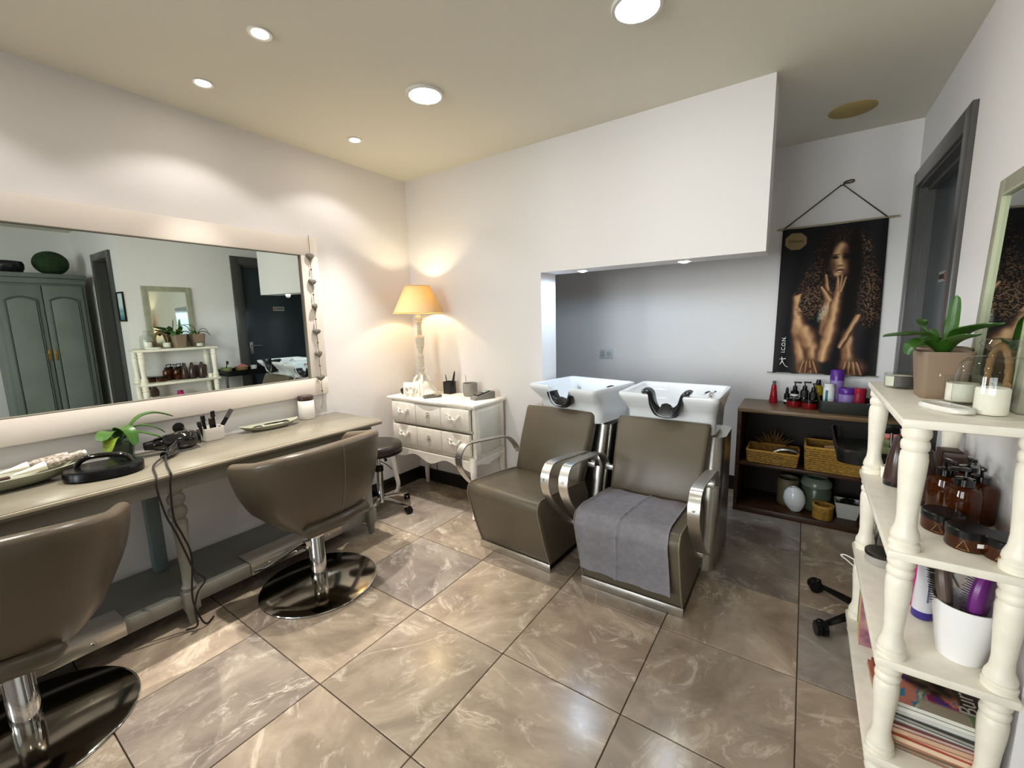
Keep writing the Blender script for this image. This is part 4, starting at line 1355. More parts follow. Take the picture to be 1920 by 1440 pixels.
    m.lathe([(0, 0.0), (0.02, 0.0), (0.018, 0.012), (0.012, 0.03), (0, 0.032)], 14, at=(0.17, 0.19, 0.875))
    m.tube(smoothpath([(0.17, 0.19, 0.905), (0.16, 0.16, 0.918), (0.145, 0.12, 0.912)], 4), 0.007, 8)
    m.tube([(0.17, 0.19, 0.90), (0.195, 0.17, 0.922)], 0.005, 8)
    m.lathe([(0, 0.0), (0.02, 0.0), (0.02, 0.004), (0, 0.005)], 14, at=(0.0, 0.07, 0.7585))
    m.build('mixer_tap', M_CHROME, b)
    if hose:
        m = MB()
        m.tube(smoothpath([(0.06, 0.10, 0.79), (0.055, 0.0, 0.88), (0.05, -0.06, 0.93), (0.075, -0.08, 0.935)], 5), 0.007, 8)
        m.lathe([(0, 0), (0.012, 0), (0.016, 0.03), (0, 0.034)], 12, at=(0.06, -0.06, 0.925), rot=(R(110), 0, R(30)))
        m.build('hand_shower', M_CHROME, b)
    return t


wash_unit('wash_chair', 'taupe wash chair with bare seat beside the cream chest', (1.455, -0.035, 0), R(-3.0), R(-8), True, 0.065, 0.175)
w2 = wash_unit('wash_chair', 'taupe wash chair with a grey towel over its seat', (2.100, -0.035, 0), R(0.5), 0, False, 0.03, 0.312)

# towel draped over the seat of the second chair
prof = [(p.x, p.y) for p in smoothpath([(-0.30, 0.412, 0), (-0.42, 0.424, 0), (-0.56, 0.436, 0), (-0.655, 0.443, 0), (-0.703, 0.432, 0), (-0.724, 0.388, 0), (-0.712, 0.33, 0), (-0.69, 0.25, 0), (-0.675, 0.19, 0), (-0.668, 0.135, 0)], 6)]
def towel_fn(u, v):
    k = v * (len(prof) - 1); i = min(int(k), len(prof) - 2); f_ = k - i
    y = prof[i][0] * (1 - f_) + prof[i + 1][0] * f_; z = prof[i][1] * (1 - f_) + prof[i + 1][1] * f_
    x = -0.235 + 0.435 * u + 0.012 * (v - 0.5)
    if v < 0.2:
        x += (0.2 - v) * 0.12 * (1 - u)
    rip = 0.005 * math.sin(u * 19 + v * 6) * max(0, v - 0.45) + 0.008 * math.exp(-((u - 0.47 - 0.12 * (0.6 - v)) / 0.014) ** 2) + 0.006 * noise.noise(Vector((u * 4, v * 5, 0))) + 0.003 * noise.noise(Vector((u * 11, v * 13, 4)))
    if min(u, 1 - u, 1 - v) < 0.018:
        rip += 0.003
    rip = max(rip, -0.001) + 0.004
    if v < 0.55:
        z += rip
    else:
        y -= rip + 0.006 * max(0, v - 0.55)
    return (x, y, z + (0.012 * math.sin(u * 9) * max(0, v - 0.9)) - (0.03 * (u) * max(0, v - 0.6)))
tw = MB().grid(towel_fn, 90, 90).solidify(0.004)
two = tag(tw.build('towel', M_TOWEL, loc=(2.100, -0.035, 0), rz=R(0.5), smooth=70), 'grey terry towel spread over the right wash chair seat', 'towel')

# outlet on the recess wall
ou = thing('wall_outlet', 'pale double wall outlet above the left wash basin', 'socket', (1.275, 1.10, 1.045))
MB().box((0, -0.005, 0), (0.125, 0.010, 0.085), bev=0.003).build('plate', P('outlet_plate', '#cdd3d2', 0.4), ou)
m = MB()
m.lathe([(0.019, 0.0), (0.022, 0.003), (0.022, 0.0)], 20, at=(0.028, -0.010, 0), rot=(R(90), 0, 0))
m.box((-0.030, -0.011, 0), (0.04, 0.004, 0.055), bev=0.002)
m.lathe([(0, 0.001), (0.018, 0.001), (0.018, 0.0)], 16, at=(0.028, -0.0102, 0), rot=(R(90), 0, 0))
m.build('insert', P('outlet_insert', '#aeb6b6', 0.5), ou)

# ================================================================== DARK CABINET
CB = thing('low_cabinet', 'low dark walnut open cabinet below the poster', 'cabinet', (2.80, 0.88, 0))
# local x -0.415..0.415, y -0.18..0.21
MB().box((0, 0.012, 0.722), (0.83, 0.396, 0.026), bev=0.003).build('top', M_WOODT, CB)
m = MB(); m.box((-0.402, 0.015, 0.355), (0.024, 0.385, 0.71), bev=0.002); m.build('side_panel', M_WOOD, CB)
m = MB(); m.box((0.402, 0.015, 0.355), (0.024, 0.385, 0.71), bev=0.002); m.build('side_panel', M_WOOD, CB)
MB().box((0, 0.015, 0.345), (0.79, 0.37, 0.022), bev=0.002).build('shelf', M_WOOD, CB)
MB().box((0, 0.015, 0.020), (0.79, 0.385, 0.04), bev=0.002).build('bottom', M_WOOD, CB)
MB().box((0, 0.20, 0.37), (0.79, 0.010, 0.70)).build('back_panel', P('cabinet_back', '#20130b', 0.6), CB)
CT = 0.736


def bottle(name, label, loc, prof, mat, cap=None, capm=M_BLACK, cat='bottle', group=None, pump=False, label_m=None, lz=None, n=20, rz=0.0):
    t = thing(name, label, cat, loc, rz, group)
    MB().lathe(prof, n).build('body', mat, t)
    if cap:
        c = MB().lathe(cap, n).build('pump' if pump else 'cap', capm, t)
    if pump:
        zt = cap[-1][1]
        m = MB()
        m.tube([(0, 0, zt - 0.004), (0, 0, zt + 0.020)], 0.004, 8)
        m.box((0.014, 0, zt + 0.022), (0.046, 0.014, 0.010), bev=0.003)
        m.build('spout', capm, t)
    if label_m:
        r = lz[2]
        MB().lathe([(r, lz[0]), (r + 0.0006, lz[0]), (r + 0.0006, lz[1]), (r, lz[1])], n).build('label', label_m, t)
    return t


G1 = 'hair products on the walnut cabinet'
bottle('tapered_bottle', 'red tapered bottle standing alone at the left of the cabinet top', (2.575, 0.99, CT), [(0, 0), (0.026, 0), (0.028, 0.004), (0.015, 0.125), (0.010, 0.13), (0, 0.13)], M_RED, [(0.010, 0.128), (0.011, 0.128), (0.012, 0.155), (0, 0.156)], P('grey_cap', '#6b6462', 0.35), group=G1)
bottle('dropper_bottle', 'smallest black dropper bottle next to the red tapered bottle', (2.655, 0.985, CT), [(0, 0), (0.018, 0), (0.018, 0.07), (0.008, 0.08), (0, 0.08)], M_BLACKG, [(0.009, 0.08), (0.010, 0.08), (0.010, 0.10), (0.005, 0.115), (0, 0.118)], group=G1, label_m=M_LABELW, lz=(0.015, 0.03, 0.0181))
bottle('pump_bottle', 'black pump bottle behind the left dark red jar', (2.70, 0.985, CT), [(0, 0), (0.025, 0), (0.025, 0.09), (0.012, 0.105), (0, 0.105)], M_BLACKG, [(0.013, 0.105), (0.014, 0.105), (0.012, 0.13), (0, 0.132)], group=G1, pump=True, label_m=M_LABELW, lz=(0.06, 0.075, 0.0251))
bottle('pump_bottle', 'black pump bottle between the two dark red jars', (2.755, 0.975, CT), [(0, 0), (0.024, 0), (0.024, 0.10), (0.012, 0.115), (0, 0.115)], M_BLACKG, [(0.013, 0.115), (0.014, 0.115), (0.012, 0.135), (0, 0.137)], group=G1, pump=True)
bottle('pump_bottle', 'black pump bottle right behind the right dark red jar', (2.805, 0.965, CT), [(0, 0), (0.024, 0), (0.024, 0.09), (0.012, 0.105), (0, 0.105)], M_BLACKG, [(0.013, 0.105), (0.014, 0.105), (0.012, 0.128), (0, 0.13)], group=G1, pump=True)
bottle('oil_bottle', 'yellow oil bottle with black cap beside the white bottle', (2.83, 1.02, CT), [(0, 0), (0.028, 0), (0.028, 0.12), (0.014, 0.14), (0, 0.14)], M_YELLOW, [(0.014, 0.138), (0.017, 0.138), (0.012, 0.175), (0, 0.176)], group=G1)
for x, y, l in ((2.70, 0.905, 'dark red low jar with black lid, the left of two'), (2.785, 0.865, 'dark red low jar with black lid, the right of two')):
    bottle('low_jar', l, (x, y, CT), [(0, 0), (0.040, 0), (0.043, 0.006), (0.043, 0.04), (0, 0.04)], M_DKRED, [(0, 0.04), (0.043, 0.04), (0.044, 0.044), (0.044, 0.056), (0.040, 0.058), (0, 0.058)], M_BLACKG, 'jar', G1, n=28)
# dark green tray box with bottles in it
tbx = thing('product_box', 'dark open box holding purple and white bottles on the cabinet', 'box', (3.0, 0.87, CT))
m = MB()
m.loft([[(p[0] * k, p[1] * k, z) for p in rrect(0.165, 0.115, 0.02, 4)] for k, z in ((0.97, 0), (1.0, 0.01), (1.0, 0.075), (0.97, 0.075), (0.96, 0.012), (0.5, 0.010))])
m.build('tray', P('dark_green_box', '#1f221b', 0.5), tbx)
BZ = CT + 0.0115
bottle('white_bottle', 'white bottle with teal label in the dark box', (2.885, 0.89, BZ), [(0, 0), (0.030, 0), (0.031, 0.13), (0.026, 0.14), (0, 0.14)], P('bottle_white', '#e8eae4', 0.3), [(0.026, 0.138), (0.028, 0.139), (0.027, 0.158), (0, 0.16)], M_LABELW, group=G1)
MB().box((-0.012, -0.0285, 0.08), (0.014, 0.005, 0.075), rot=(0, 0, R(-22)), bev=0.001).build('teal_stripe', M_TEAL, COL.objects['white_bottle'])
bottle('shampoo_bottle', 'tallest purple shampoo bottle standing in front of the poster', (2.925, 0.955, BZ), [(0, 0), (0.036, 0), (0.038, 0.19), (0.030, 0.205), (0, 0.205)], M_LILAC, [(0.036, 0.175), (0.0392, 0.176), (0.037, 0.235), (0.030, 0.245), (0, 0.246)], M_PURPLE, group=G1)
bottle('mask_jar', 'purple lidded jar in the dark box', (2.975, 0.87, BZ), [(0, 0), (0.040, 0), (0.041, 0.10), (0, 0.10)], M_LILAC, [(0, 0.1), (0.041, 0.1), (0.042, 0.104), (0.042, 0.135), (0.038, 0.14), (0, 0.141)], M_PURPLE, 'jar', G1, n=28)
bottle('mask_jar', 'red lidded jar in the dark box', (3.035, 0.875, BZ), [(0, 0), (0.036, 0), (0.037, 0.11), (0, 0.11)], P('crimson_jar', '#8e2236', 0.25), [(0, 0.11), (0.037, 0.11), (0.038, 0.114), (0.038, 0.138), (0.034, 0.142), (0, 0.143)], P('crimson_lid', '#a01f38', 0.2), 'jar', G1, n=28)
bottle('dropper_bottle', 'black square-labelled bottle at the right of the dark box', (3.105, 0.86, BZ), [(0, 0), (0.024, 0), (0.025, 0.07), (0.012, 0.085), (0, 0.085)], M_BLACKG, [(0.010, 0.085), (0.011, 0.085), (0.011, 0.105), (0, 0.106)], M_BLACKM, group=G1, label_m=M_LABELW, lz=(0.025, 0.05, 0.0251))


# baskets on the middle shelf
def basket(label, loc, w, d, h, rows):
    t = thing('wicker_basket', label, 'basket', loc, 0, 'wicker baskets in the walnut cabinet')
    m = MB()
    m.loft([[(p[0] * k, p[1] * k, z) for p in rrect(w, d, 0.012, 3)] for k, z in ((0.94, 0), (1.0, h), (0.95, h), (0.90, 0.012), (0.3, 0.011))])
    m.build('wall', M_WICKER, t)
    m = MB()
    for j in range(rows):
        z = h * (j + 0.5) / rows
        k = 0.94 + 0.06 * z / h
        loop = [(p[0] * k * 1.004, p[1] * k * 1.01) for p in resample(rrect(w, d, 0.012, 3), 64)]
        m.tube([(p[0], p[1], z + 0.0022 * (1 if (i + j) % 2 else -1)) for i, p in enumerate(loop)], h / rows * 0.42, 5, closed=True)
    m = tag(m.build('weave', M_WICKER, t), kind='stuff')
    m = MB()
    m.tube([(p[0] * 0.99, p[1] * 0.985, h) for p in resample(rrect(w, d, 0.012, 3), 60)], 0.007, 6, closed=True)
    m.build('rim', P('wicker_rim', '#b98b3a', 0.55), t)
    return t


SZ = 0.357
basket('shallow wicker basket at the left of the cabinet shelf', (2.60, 0.83, SZ), 0.15, 0.11, 0.085, 7)
basket('taller wicker basket at the right of the cabinet shelf', (2.955, 0.83, SZ), 0.175, 0.115, 0.155, 11)
m = MB()
m.tube(smoothpath([(-0.07, 0, 0.0), (-0.03, 0.0, 0.022), (0.03, 0, 0.025), (0.07, 0, 0.008)], 5), 0.014, 8, flat=1.6, up=(0, 0, 1))
m.lathe([(0, -0.03), (0.018, -0.02), (0.022, 0.0), (0.018, 0.02), (0, 0.03)], 12, at=(0.04, 0.01, 0.012), rot=(0, R(80), 0))
tag(m.build('silver_tool', P('wrapped_silver', '#8d8a82', 0.25, metal=0.9), loc=(2.68, 0.79, SZ + 0.074)), 'shiny silver and black tool lying in the shallow basket', 'hair tool')
m = MB().lathe([(0, -0.05), (0.03, -0.045), (0.034, 0.0), (0.03, 0.045), (0, 0.05)], 16, rot=(0, R(85), 0))
tag(m.build('rolled_cloth', M_TAN, loc=(2.93, 0.82, SZ + 0.128)), 'rolled tan cloth lying in the taller basket', 'cloth')
dl = thing('dried_leaves', 'dried brown leaf ornament behind the shallow basket', 'dried leaves', (2.60, 0.985, SZ))
MB().lathe([(0, 0), (0.04, 0), (0.05, 0.05), (0.03, 0.06), (0, 0.06)], 16).build('bundle', M_BARK, dl)
lf = P('dried_leaf', '#6b4a26', 0.7, col2='#4d3318', scale=8)
for k in range(15):
    a = R(-84 + 12 * k)
    rl = 0.105 + 0.035 * ((k * 7) % 5) / 4
    leaf([(0.0, 0, 0.045), (0.5 * rl * math.sin(a), -0.03 - 0.01 * (k % 3), 0.06 + 0.5 * rl * math.cos(a)), (rl * math.sin(a), -0.05 - 0.012 * (k % 4), 0.06 + 1.1 * rl * math.cos(a))], 0.016, up=(0, -1, 0), pointed=True).build('leaf', lf, dl)

# lower shelf vessels
FZ = 0.0405
vp = thing('tall_pot', 'tan stoneware pot in the cabinet behind the white vase', 'pot', (2.70, 0.90, FZ))
MB().lathe([(0, 0), (0.052, 0), (0.060, 0.01), (0.066, 0.12), (0.066, 0.185), (0.062, 0.19), (0.058, 0.18), (0.05, 0.02), (0, 0.018)], 28).build('pot', P('tan_pot', '#7d7258', 0.55, col2='#5f573f', scale=9), vp)
vg = thing('glazed_jar', 'large green-grey glazed lidded jar in the cabinet', 'jar', (2.86, 0.90, FZ))
MB().lathe([(0, 0), (0.06, 0), (0.078, 0.02), (0.088, 0.09), (0.086, 0.15), (0.078, 0.165), (0, 0.165)], 32).build('body', P('green_glaze', '#56604f', 0.25, var=0.15, scale=10), vg)
MB().lathe([(0.078, 0.163), (0.088, 0.17), (0.090, 0.19), (0.076, 0.215), (0.06, 0.225), (0.05, 0.21), (0, 0.20)], 32).build('rim', P('grey_green_rim', '#7d8577', 0.2), vg)
ev = MB()
ev.lathe([(0, 0), (0.03, 0.0), (0.045, 0.02), (0.062, 0.06), (0.064, 0.095), (0.054, 0.135), (0.034, 0.16), (0.020, 0.167), (0.016, 0.163), (0.0, 0.15)], 32, sx=1.0, sy=0.8)
ve = tag(ev.build('egg_vase', M_CER, loc=(2.755, 0.795, FZ + 0.004)), 'white egg-shaped vase at the front of the cabinet floor', 'vase')
ve.rotation_euler = (R(4), R(-8), 0)
br = thing('bamboo_pot', 'small round bamboo pot at the front of the cabinet floor', 'pot', (2.90, 0.765, FZ))
MB().lathe([(0, 0), (0.054, 0), (0.056, 0.004), (0.056, 0.088), (0.050, 0.09), (0.046, 0.086), (0.046, 0.012), (0, 0.010)], 32).build('pot', M_WICKER, br)
MB().lathe([(0.054, 0.078), (0.059, 0.080), (0.059, 0.092), (0.048, 0.093)], 32).build('rim_band', P('bamboo_band', '#b58a3c', 0.5), br)
wb2 = thing('white_planter', 'square white planter with dark pebbles in the cabinet', 'planter', (3.03, 0.86, FZ))
MB().loft([[(p[0] * k, p[1] * k, z) for p in rrect(0.07, 0.06, 0.008, 3)] for k, z in ((0.72, 0), (1.0, 0.105), (0.92, 0.105), (0.7, 0.06), (0.3, 0.058))]).build('planter', P('planter_white', '#b7b4ac', 0.4), wb2)
pbm = MB()
for k in range(14):
    pbm.lathe([(0, -0.012), (0.012, -0.006), (0.014, 0.004), (0, 0.012)], 8, at=(random.uniform(-.04, .04), random.uniform(-.035, .035), 0.092 + random.uniform(-.008, .012)))
tag(pbm.build('pebbles', M_BLACKM, wb2), kind='stuff')

# ================================================================== POSTER
def sm(a, b, x):
    t = max(0.0, min(1.0, (x - a) / (b - a)))
    return t * t * (3 - 2 * t)


def mixc(a, b, t):
    return tuple(a[i] * (1 - t) + b[i] * t for i in range(3))


def hexc(h):
    h = h.lstrip('#')
    return tuple(int(h[i:i + 2], 16) / 255 for i in (0, 2, 4))


def ell(u, v, cx, cy, rx, ry, ang=0, soft=0.25):
    dx, dy = (u - cx), (v - cy) * 1.76
    ry *= 1.76
    c, s = math.cos(R(ang)), math.sin(R(ang))
    a, b = (dx * c + dy * s) / rx, (-dx * s + dy * c) / ry
    return 1 - sm(1 - soft, 1 + soft, math.sqrt(a * a + b * b))


def cap_(u, v, x0, y0, x1, y1, r0, r1, soft=0.3):
    ax, ay = x1 - x0, (y1 - y0) * 1.76
    px, py = u - x0, (v - y0) * 1.76
    t = max(0, min(1, (px * ax + py * ay) / (ax * ax + ay * ay)))
    d = math.hypot(px - ax * t, py - ay * t)
    r = r0 + (r1 - r0) * t
    side = (px * ay - py * ax) / math.hypot(ax, ay) / r
    return 1 - sm(r * (1 - soft), r * (1 + soft), d), side


def poster_print(u, v):
    nz = noise.noise
    f = 0.5 + 0.5 * math.sin(u * 24 + 3 * nz(Vector((u * 3, v * 2, 1))) + v * 2)
    edge = sm(0.1, 0.85, abs(u - 0.52) * 2)
    c = mixc(hexc('#141317'), hexc('#37342f'), 0.85 * f * edge * (0.35 + 0.65 * v))
    sk, skl, skd = hexc('#8f6444'), hexc('#d2a87c'), hexc('#33201a')
    grain = nz(Vector((u * 14, v * 22, 9)))

    def over(m, col):
        nonlocal c
        c = mixc(c, col, max(0, min(1, m)))

    def limb(x0, y0, x1, y1, r0, r1, k=1.0, hi=0.62, soft=0.35):
        m, s = cap_(u, v, x0, y0, x1, y1, r0, r1, soft)
        t = 0.5 - 0.5 * s + 0.12 * grain
        g = math.exp(-((t - hi) / 0.22) ** 2)
        col = mixc(skd, mixc(sk, skl, g), sm(0.0, 0.5, t) * (1 - 0.55 * sm(0.80, 1.05, t)))
        over(m * k, col)
    wx, wy = u + 0.012 * nz(Vector((u * 18, v * 30, 2))), v + 0.008 * nz(Vector((u * 18, v * 30, 6)))
    curl = math.sin(60 * wx + 9 * nz(Vector((u * 20, v * 34, 0)))) * math.sin(88 * wy + 9 * nz(Vector((u * 22, v * 36, 4))))
    fine = nz(Vector((u * 70, v * 120, 3)))
    cu = 0.6 * curl + 0.7 * fine
    rag = 0.10 * nz(Vector((u * 16, v * 26, 8))) + 0.05 * fine
    hair = max(ell(u, v, 0.61, 0.20, 0.25 + rag, 0.185, 0, .12), ell(u, v, 0.40, 0.42, 0.18 + rag, 0.20, 10, .12), ell(u, v, 0.83, 0.42, 0.15 + rag, 0.27, -8, .12), ell(u, v, 0.63, 0.40, 0.22, 0.22))
    hc = mixc(hexc('#120b09'), hexc('#4d3728'), sm(-0.2, 0.8, cu))
    hl = max(ell(u, v, 0.37, 0.50, 0.15, 0.13, 0, .7), ell(u, v, 0.88, 0.47, 0.10, 0.20, -8, .7), ell(u, v, 0.83, 0.15, 0.07, 0.06, 0, .7), 0.6 * ell(u, v, 0.34, 0.30, 0.09, 0.10, 0, .7))
    hc = mixc(hc, hexc('#8a6a50'), 0.85 * hl * sm(0.0, 0.8, cu + 0.25))
    # shoulder and upper arm, bent knees and shins
    limb(0.23, 0.47, 0.25, 0.70, 0.075, 0.085)
    limb(0.25, 0.70, 0.30, 0.97, 0.085, 0.055, 1, 0.5)
    limb(0.72, 0.72, 0.75, 0.96, 0.065, 0.075, 1, 0.35)
    over(hair * sm(-1.1, -0.2, cu + 0.4), hc)
    limb(0.33, 0.72, 0.42, 0.86, 0.11, 0.085, 1, 0.5)
    limb(0.40, 0.84, 0.38, 0.98, 0.07, 0.05, 0.9, 0.5)
    # face, lit down the middle, right half in shadow
    fm = ell(u, v, 0.605, 0.235, 0.112, 0.118, -4, 0.15)
    lit = math.exp(-((u - 0.585 + 0.02 * math.sin(v * 40)) / 0.055) ** 2)
    over(fm, mixc(hexc('#3a261c'), mixc(sk, skl, lit), 0.15 + 0.85 * lit))
    over(ell(u, v, 0.545, 0.212, 0.032, 0.010, 4, .5), hexc('#21140e'))
    over(ell(u, v, 0.662, 0.212, 0.040, 0.016, -4, .5), hexc('#140c09'))
    over(ell(u, v, 0.548, 0.196, 0.036, 0.005, -6, .6) * 0.8, hexc('#2a1a12'))
    over(ell(u, v, 0.66, 0.195, 0.038, 0.005, 6, .6) * 0.8, hexc('#1a100b'))
    over(ell(u, v, 0.597, 0.235, 0.010, 0.032, 0, .7) * 0.8, hexc('#e0b98c'))
    over(ell(u, v, 0.60, 0.268, 0.028, 0.006, 0, .6) * 0.7, hexc('#4a2d1f'))
    over(ell(u, v, 0.60, 0.300, 0.042, 0.013, 0, .35), hexc('#7a4a32'))
    over(ell(u, v, 0.60, 0.299, 0.034, 0.003, 0, .5), hexc('#2c1710'))
    over(ell(u, v, 0.597, 0.306, 0.022, 0.004, 0, .6), hexc('#f0d8b0'))
    over(ell(u, v, 0.61, 0.342, 0.06, 0.010, 0, .7) * 0.8, hexc('#20130d'))
    over(ell(u, v, 0.49, 0.16, 0.035, 0.11, 10, .5) * sm(-0.5, 0.2, cu + .35), hexc('#1b110c'))
    over(ell(u, v, 0.735, 0.24, 0.06, 0.20, -4, .4), hexc('#120b08'))
    # shadow behind, then forearms and hands holding the chin
    over(ell(u, v, 0.68, 0.54, 0.10, 0.18, 4, .5), hexc('#100a07'))
    limb(0.515, 0.46, 0.50, 0.70, 0.045, 0.060, 1, 0.35)
    limb(0.605, 0.45, 0.56, 0.70, 0.050, 0.075, 1, 0.55)
    limb(0.56, 0.70, 0.505, 0.875, 0.082, 0.070, 1, 0.55)
    limb(0.475, 0.325, 0.50, 0.42, 0.016, 0.030, 1, 0.4)
    limb(0.445, 0.405, 0.515, 0.475, 0.020, 0.045, 1, 0.5)
    limb(0.595, 0.365, 0.605, 0.45, 0.022, 0.042, 1, 0.5)
    for k, (hx, hy) in enumerate(((0.588, 0.338), (0.628, 0.335), (0.662, 0.348))):
        limb(hx, hy, 0.60 + 0.014 * k, 0.43, 0.013, 0.020, 0.9, 0.5, 0.5)
    bm_ = ell(u, v, 0.468, 0.575, 0.036, 0.060, 18, .4)
    over(bm_ * (0.5 + 0.5 * math.sin(v * 560 + u * 160)) * sm(-0.4, 0.2, fine + 0.2), hexc('#e2d9bd'))
    limb(0.80, 0.61, 0.66, 0.80, 0.036, 0.030, 1, 0.5)
    # hands / feet resting at the lower edge
    over(ell(u, v, 0.36, 0.95, 0.11, 0.06, 0, .6), mixc(skd, sk, 0.55 + 0.5 * grain))
    over(ell(u, v, 0.78, 0.95, 0.12, 0.06, 0, .6), mixc(skd, sk, 0.6 + 0.5 * grain))
    for k in range(4):
        limb(0.31 + 0.035 * k, 0.915, 0.285 + 0.055 * k, 0.985, 0.016, 0.014, 0.8, 0.5, 0.6)
        limb(0.72 + 0.035 * k, 0.915, 0.70 + 0.055 * k, 0.985, 0.017, 0.015, 0.8, 0.5, 0.6)
    over(ell(u, v, 0.385, 0.965, 0.012, 0.008, 0, .5), hexc('#6d1f1c'))
    # badge
    bx, by = abs(u - 0.145) / 0.115, abs(v - 0.085) / 0.058
    d = max(bx * 0.95 + by * 0.35, by * 0.95 + bx * 0.35) + 0.06 * math.cos(8 * math.atan2(by, bx))
    over(1 - sm(0.93, 1.02, d), hexc('#8f7c57'))
    over((1 - sm(0.10, 0.16, abs(v - 0.085 - 0.02 * (u - 0.145)) / 0.058)) * (1 - sm(0.55, 0.75, bx)) * (0.5 + 0.5 * math.sin(u * 420)) * 0.8, hexc('#3a3222'))
    return c


PW, PH_, PZ = 0.575, 0.992, 0.940
ps = thing('hanging_poster', 'black cloth poster of a curly-haired person hung from a cord', 'poster', (2.840, 1.096, PZ))
def post_pt(i, j):
    u, v = i, j
    fold = 0.006 * math.sin(u * 21 + v * 2.5) * (0.35 + 0.65 * v) + 0.004 * math.sin(u * 9 + 1)
    sag = 0.008 * math.sin(PI * u)
    wv = PW * (0.965 + 0.035 * v)
    return ((u - 0.5) * wv + 0.004 * (v - .5), -0.016 - fold, PH_ * (1 - v) - sag * (1 - v) * 0.5)
NU, NV = 200, 340
pm = MB().grid(post_pt, NU, NV)
pmo = pm.build('cloth', painted_mat('poster_print', 0.75), ps, smooth=180)
at = pmo.data.color_attributes.new('print', 'FLOAT_COLOR', 'POINT')
buf = []
for i in range(NU):
    for j in range(NV):
        c = lin(poster_print(i / (NU - 1), j / (NV - 1)))
        buf.extend((c[0], c[1], c[2], 1.0))
at.data.foreach_set('color', buf)
MB().tube([(-0.315, -0.016, PH_ + 0.001), (0.325, -0.016, PH_ + 0.006)], 0.006, 8).build('top_rod', P('pale_rod', '#a49a7c', 0.5), ps)
MB().tube([(-0.32, -0.016, 0.002), (0.30, -0.016, 0.0)], 0.004, 8).build('bottom_rod', P('grey_rod', '#8f8a80', 0.5), ps)
m = MB()
m.tube([(-0.272, -0.02, PH_ + 0.004), (0.03, -0.012, 1.235), (0.268, -0.02, PH_ + 0.006)], 0.0042, 7)
m.tube(smoothpath([(0.03, -0.014, 1.235), (0.05, -0.02, 1.248), (0.085, -0.02, 1.25), (0.08, -0.02, 1.238), (0.045, -0.02, 1.236), (0.02, -0.02, 1.226)], 5), 0.004, 7)
m.build('cord', P('dark_rope', '#463d35', 0.8), ps)
m = MB().lathe([(0, 0.012), (0.006, 0.010), (0.003, 0.006), (0.003, -0.008), (0, -0.008)], 10, at=(0.03, -0.012, 1.237), rot=(R(90), 0, 0))
m.build('hook', M_STEEL, ps)
MWP = P('poster_white_ink', '#f4f2ee', 0.5)
text_part('lettering', 'I.C.O.N.', 0.033, MWP, ps, (-0.228, -0.0285, 0.203), (R(90), R(-90), 0))
m = MB()
def stroke(pts, r):
    m.tube([(p[0], -0.0285, p[1]) for p in pts], r, 6, flat=0.25, up=(0, 1, 0)) if False else m.tube([(p[0], -0.0285, p[1]) for p in pts], r, 6)
EZ = 0.016
stroke([(-0.234, 0.100 + EZ), (-0.230, 0.07 + EZ), (-0.244, 0.046 + EZ)], [0.003, 0.004, 0.0015])
stroke([(-0.249, 0.084 + EZ), (-0.23, 0.086 + EZ), (-0.210, 0.089 + EZ)], [0.001, 0.0022, 0.004])
stroke([(p.x, p.z + EZ) for p in smoothpath([(-0.234, 0, 0.086), (-0.223, 0, 0.058), (-0.21, 0, 0.038), (-0.194, 0, 0.030)], 5)], [0.0025] * 8 + [0.0018] * 8)
m.build('emblem', MWP, ps)

# ================================================================== TROLLEY
tr = thing('salon_trolley', 'black salon trolley with a deep tray behind the white shelf', 'trolley', (3.034, -0.258, 0))
star_base(tr, 4, 0.239, 0.045, M_BLACK, (R(135), R(225), R(292), R(68)), arm_h=0.028, caster_r=0.03, armw=0.03)
MB().lathe([(0, 0.07), (0.028, 0.07), (0.028, 0.12), (0.016, 0.125), (0.016, 0.724), (0, 0.724)], 20).build('pole', M_CHROME, tr)
m = MB()
m.loft([[(p[0] * k, p[1] * k + 0.19, z) for p in rrect(0.162, 0.250, 0.05, 6)] for k, z in ((0.88, 0.722), (0.94, 0.727), (1.0, 0.78), (1.0, 0.792), (0.965, 0.792), (0.955, 0.775), (0.91, 0.733), (0.3, 0.731))])
m.build('tray', P('trolley_black', '#101110', 0.25), tr)
TRZ = 0.733
def bowl(name, label, loc, r, h, mat):
    mb = MB().lathe([(0, 0), (r * 0.55, 0), (r * 0.62, h * 0.08), (r * 0.95, h * 0.8), (r, h), (r * 0.94, h), (r * 0.86, h * 0.7), (r * 0.5, h * 0.14), (0, h * 0.12)], 28)
    return tag(mb.build(name, mat, loc=loc), label, 'bowl')
bowl('tint_bowl', 'pale green tinting bowl in the trolley tray beside the shelf post', (3.05, -0.245, TRZ + 0.001), 0.065, 0.085, P('pale_green_bowl', '#8d9468', 0.4))
m = MB(); m.tube([(0, 0, 0), (0.0, 0.02, 0.11)], [0.006, 0.005], 8); m.box((0.0, 0.026, 0.125), (0.05, 0.010, 0.04), bev=0.003)
tag(m.build('tint_brush', M_BLACK, loc=(3.055, -0.25, TRZ + 0.02)), 'black tint brush standing in the pale green bowl', 'brush')
bowl('tint_bowl', 'tan bowl with pink cloth in the trolley tray', (3.085, -0.06, TRZ + 0.001), 0.075, 0.08, M_TAN)
m = MB().grid(lambda u, v: ((u - .5) * 0.10, (v - .5) * 0.09, 0.03 + 0.025 * noise.noise(Vector((u * 4, v * 4, 5))) + 0.035 * math.sin(PI * u) * math.sin(PI * v)), 14, 14).solidify(0.004)
tag(m.build('cloth', M_PINKB, loc=(3.075, -0.055, TRZ + 0.045)), 'crumpled pink cloth in the tan bowl', 'cloth')
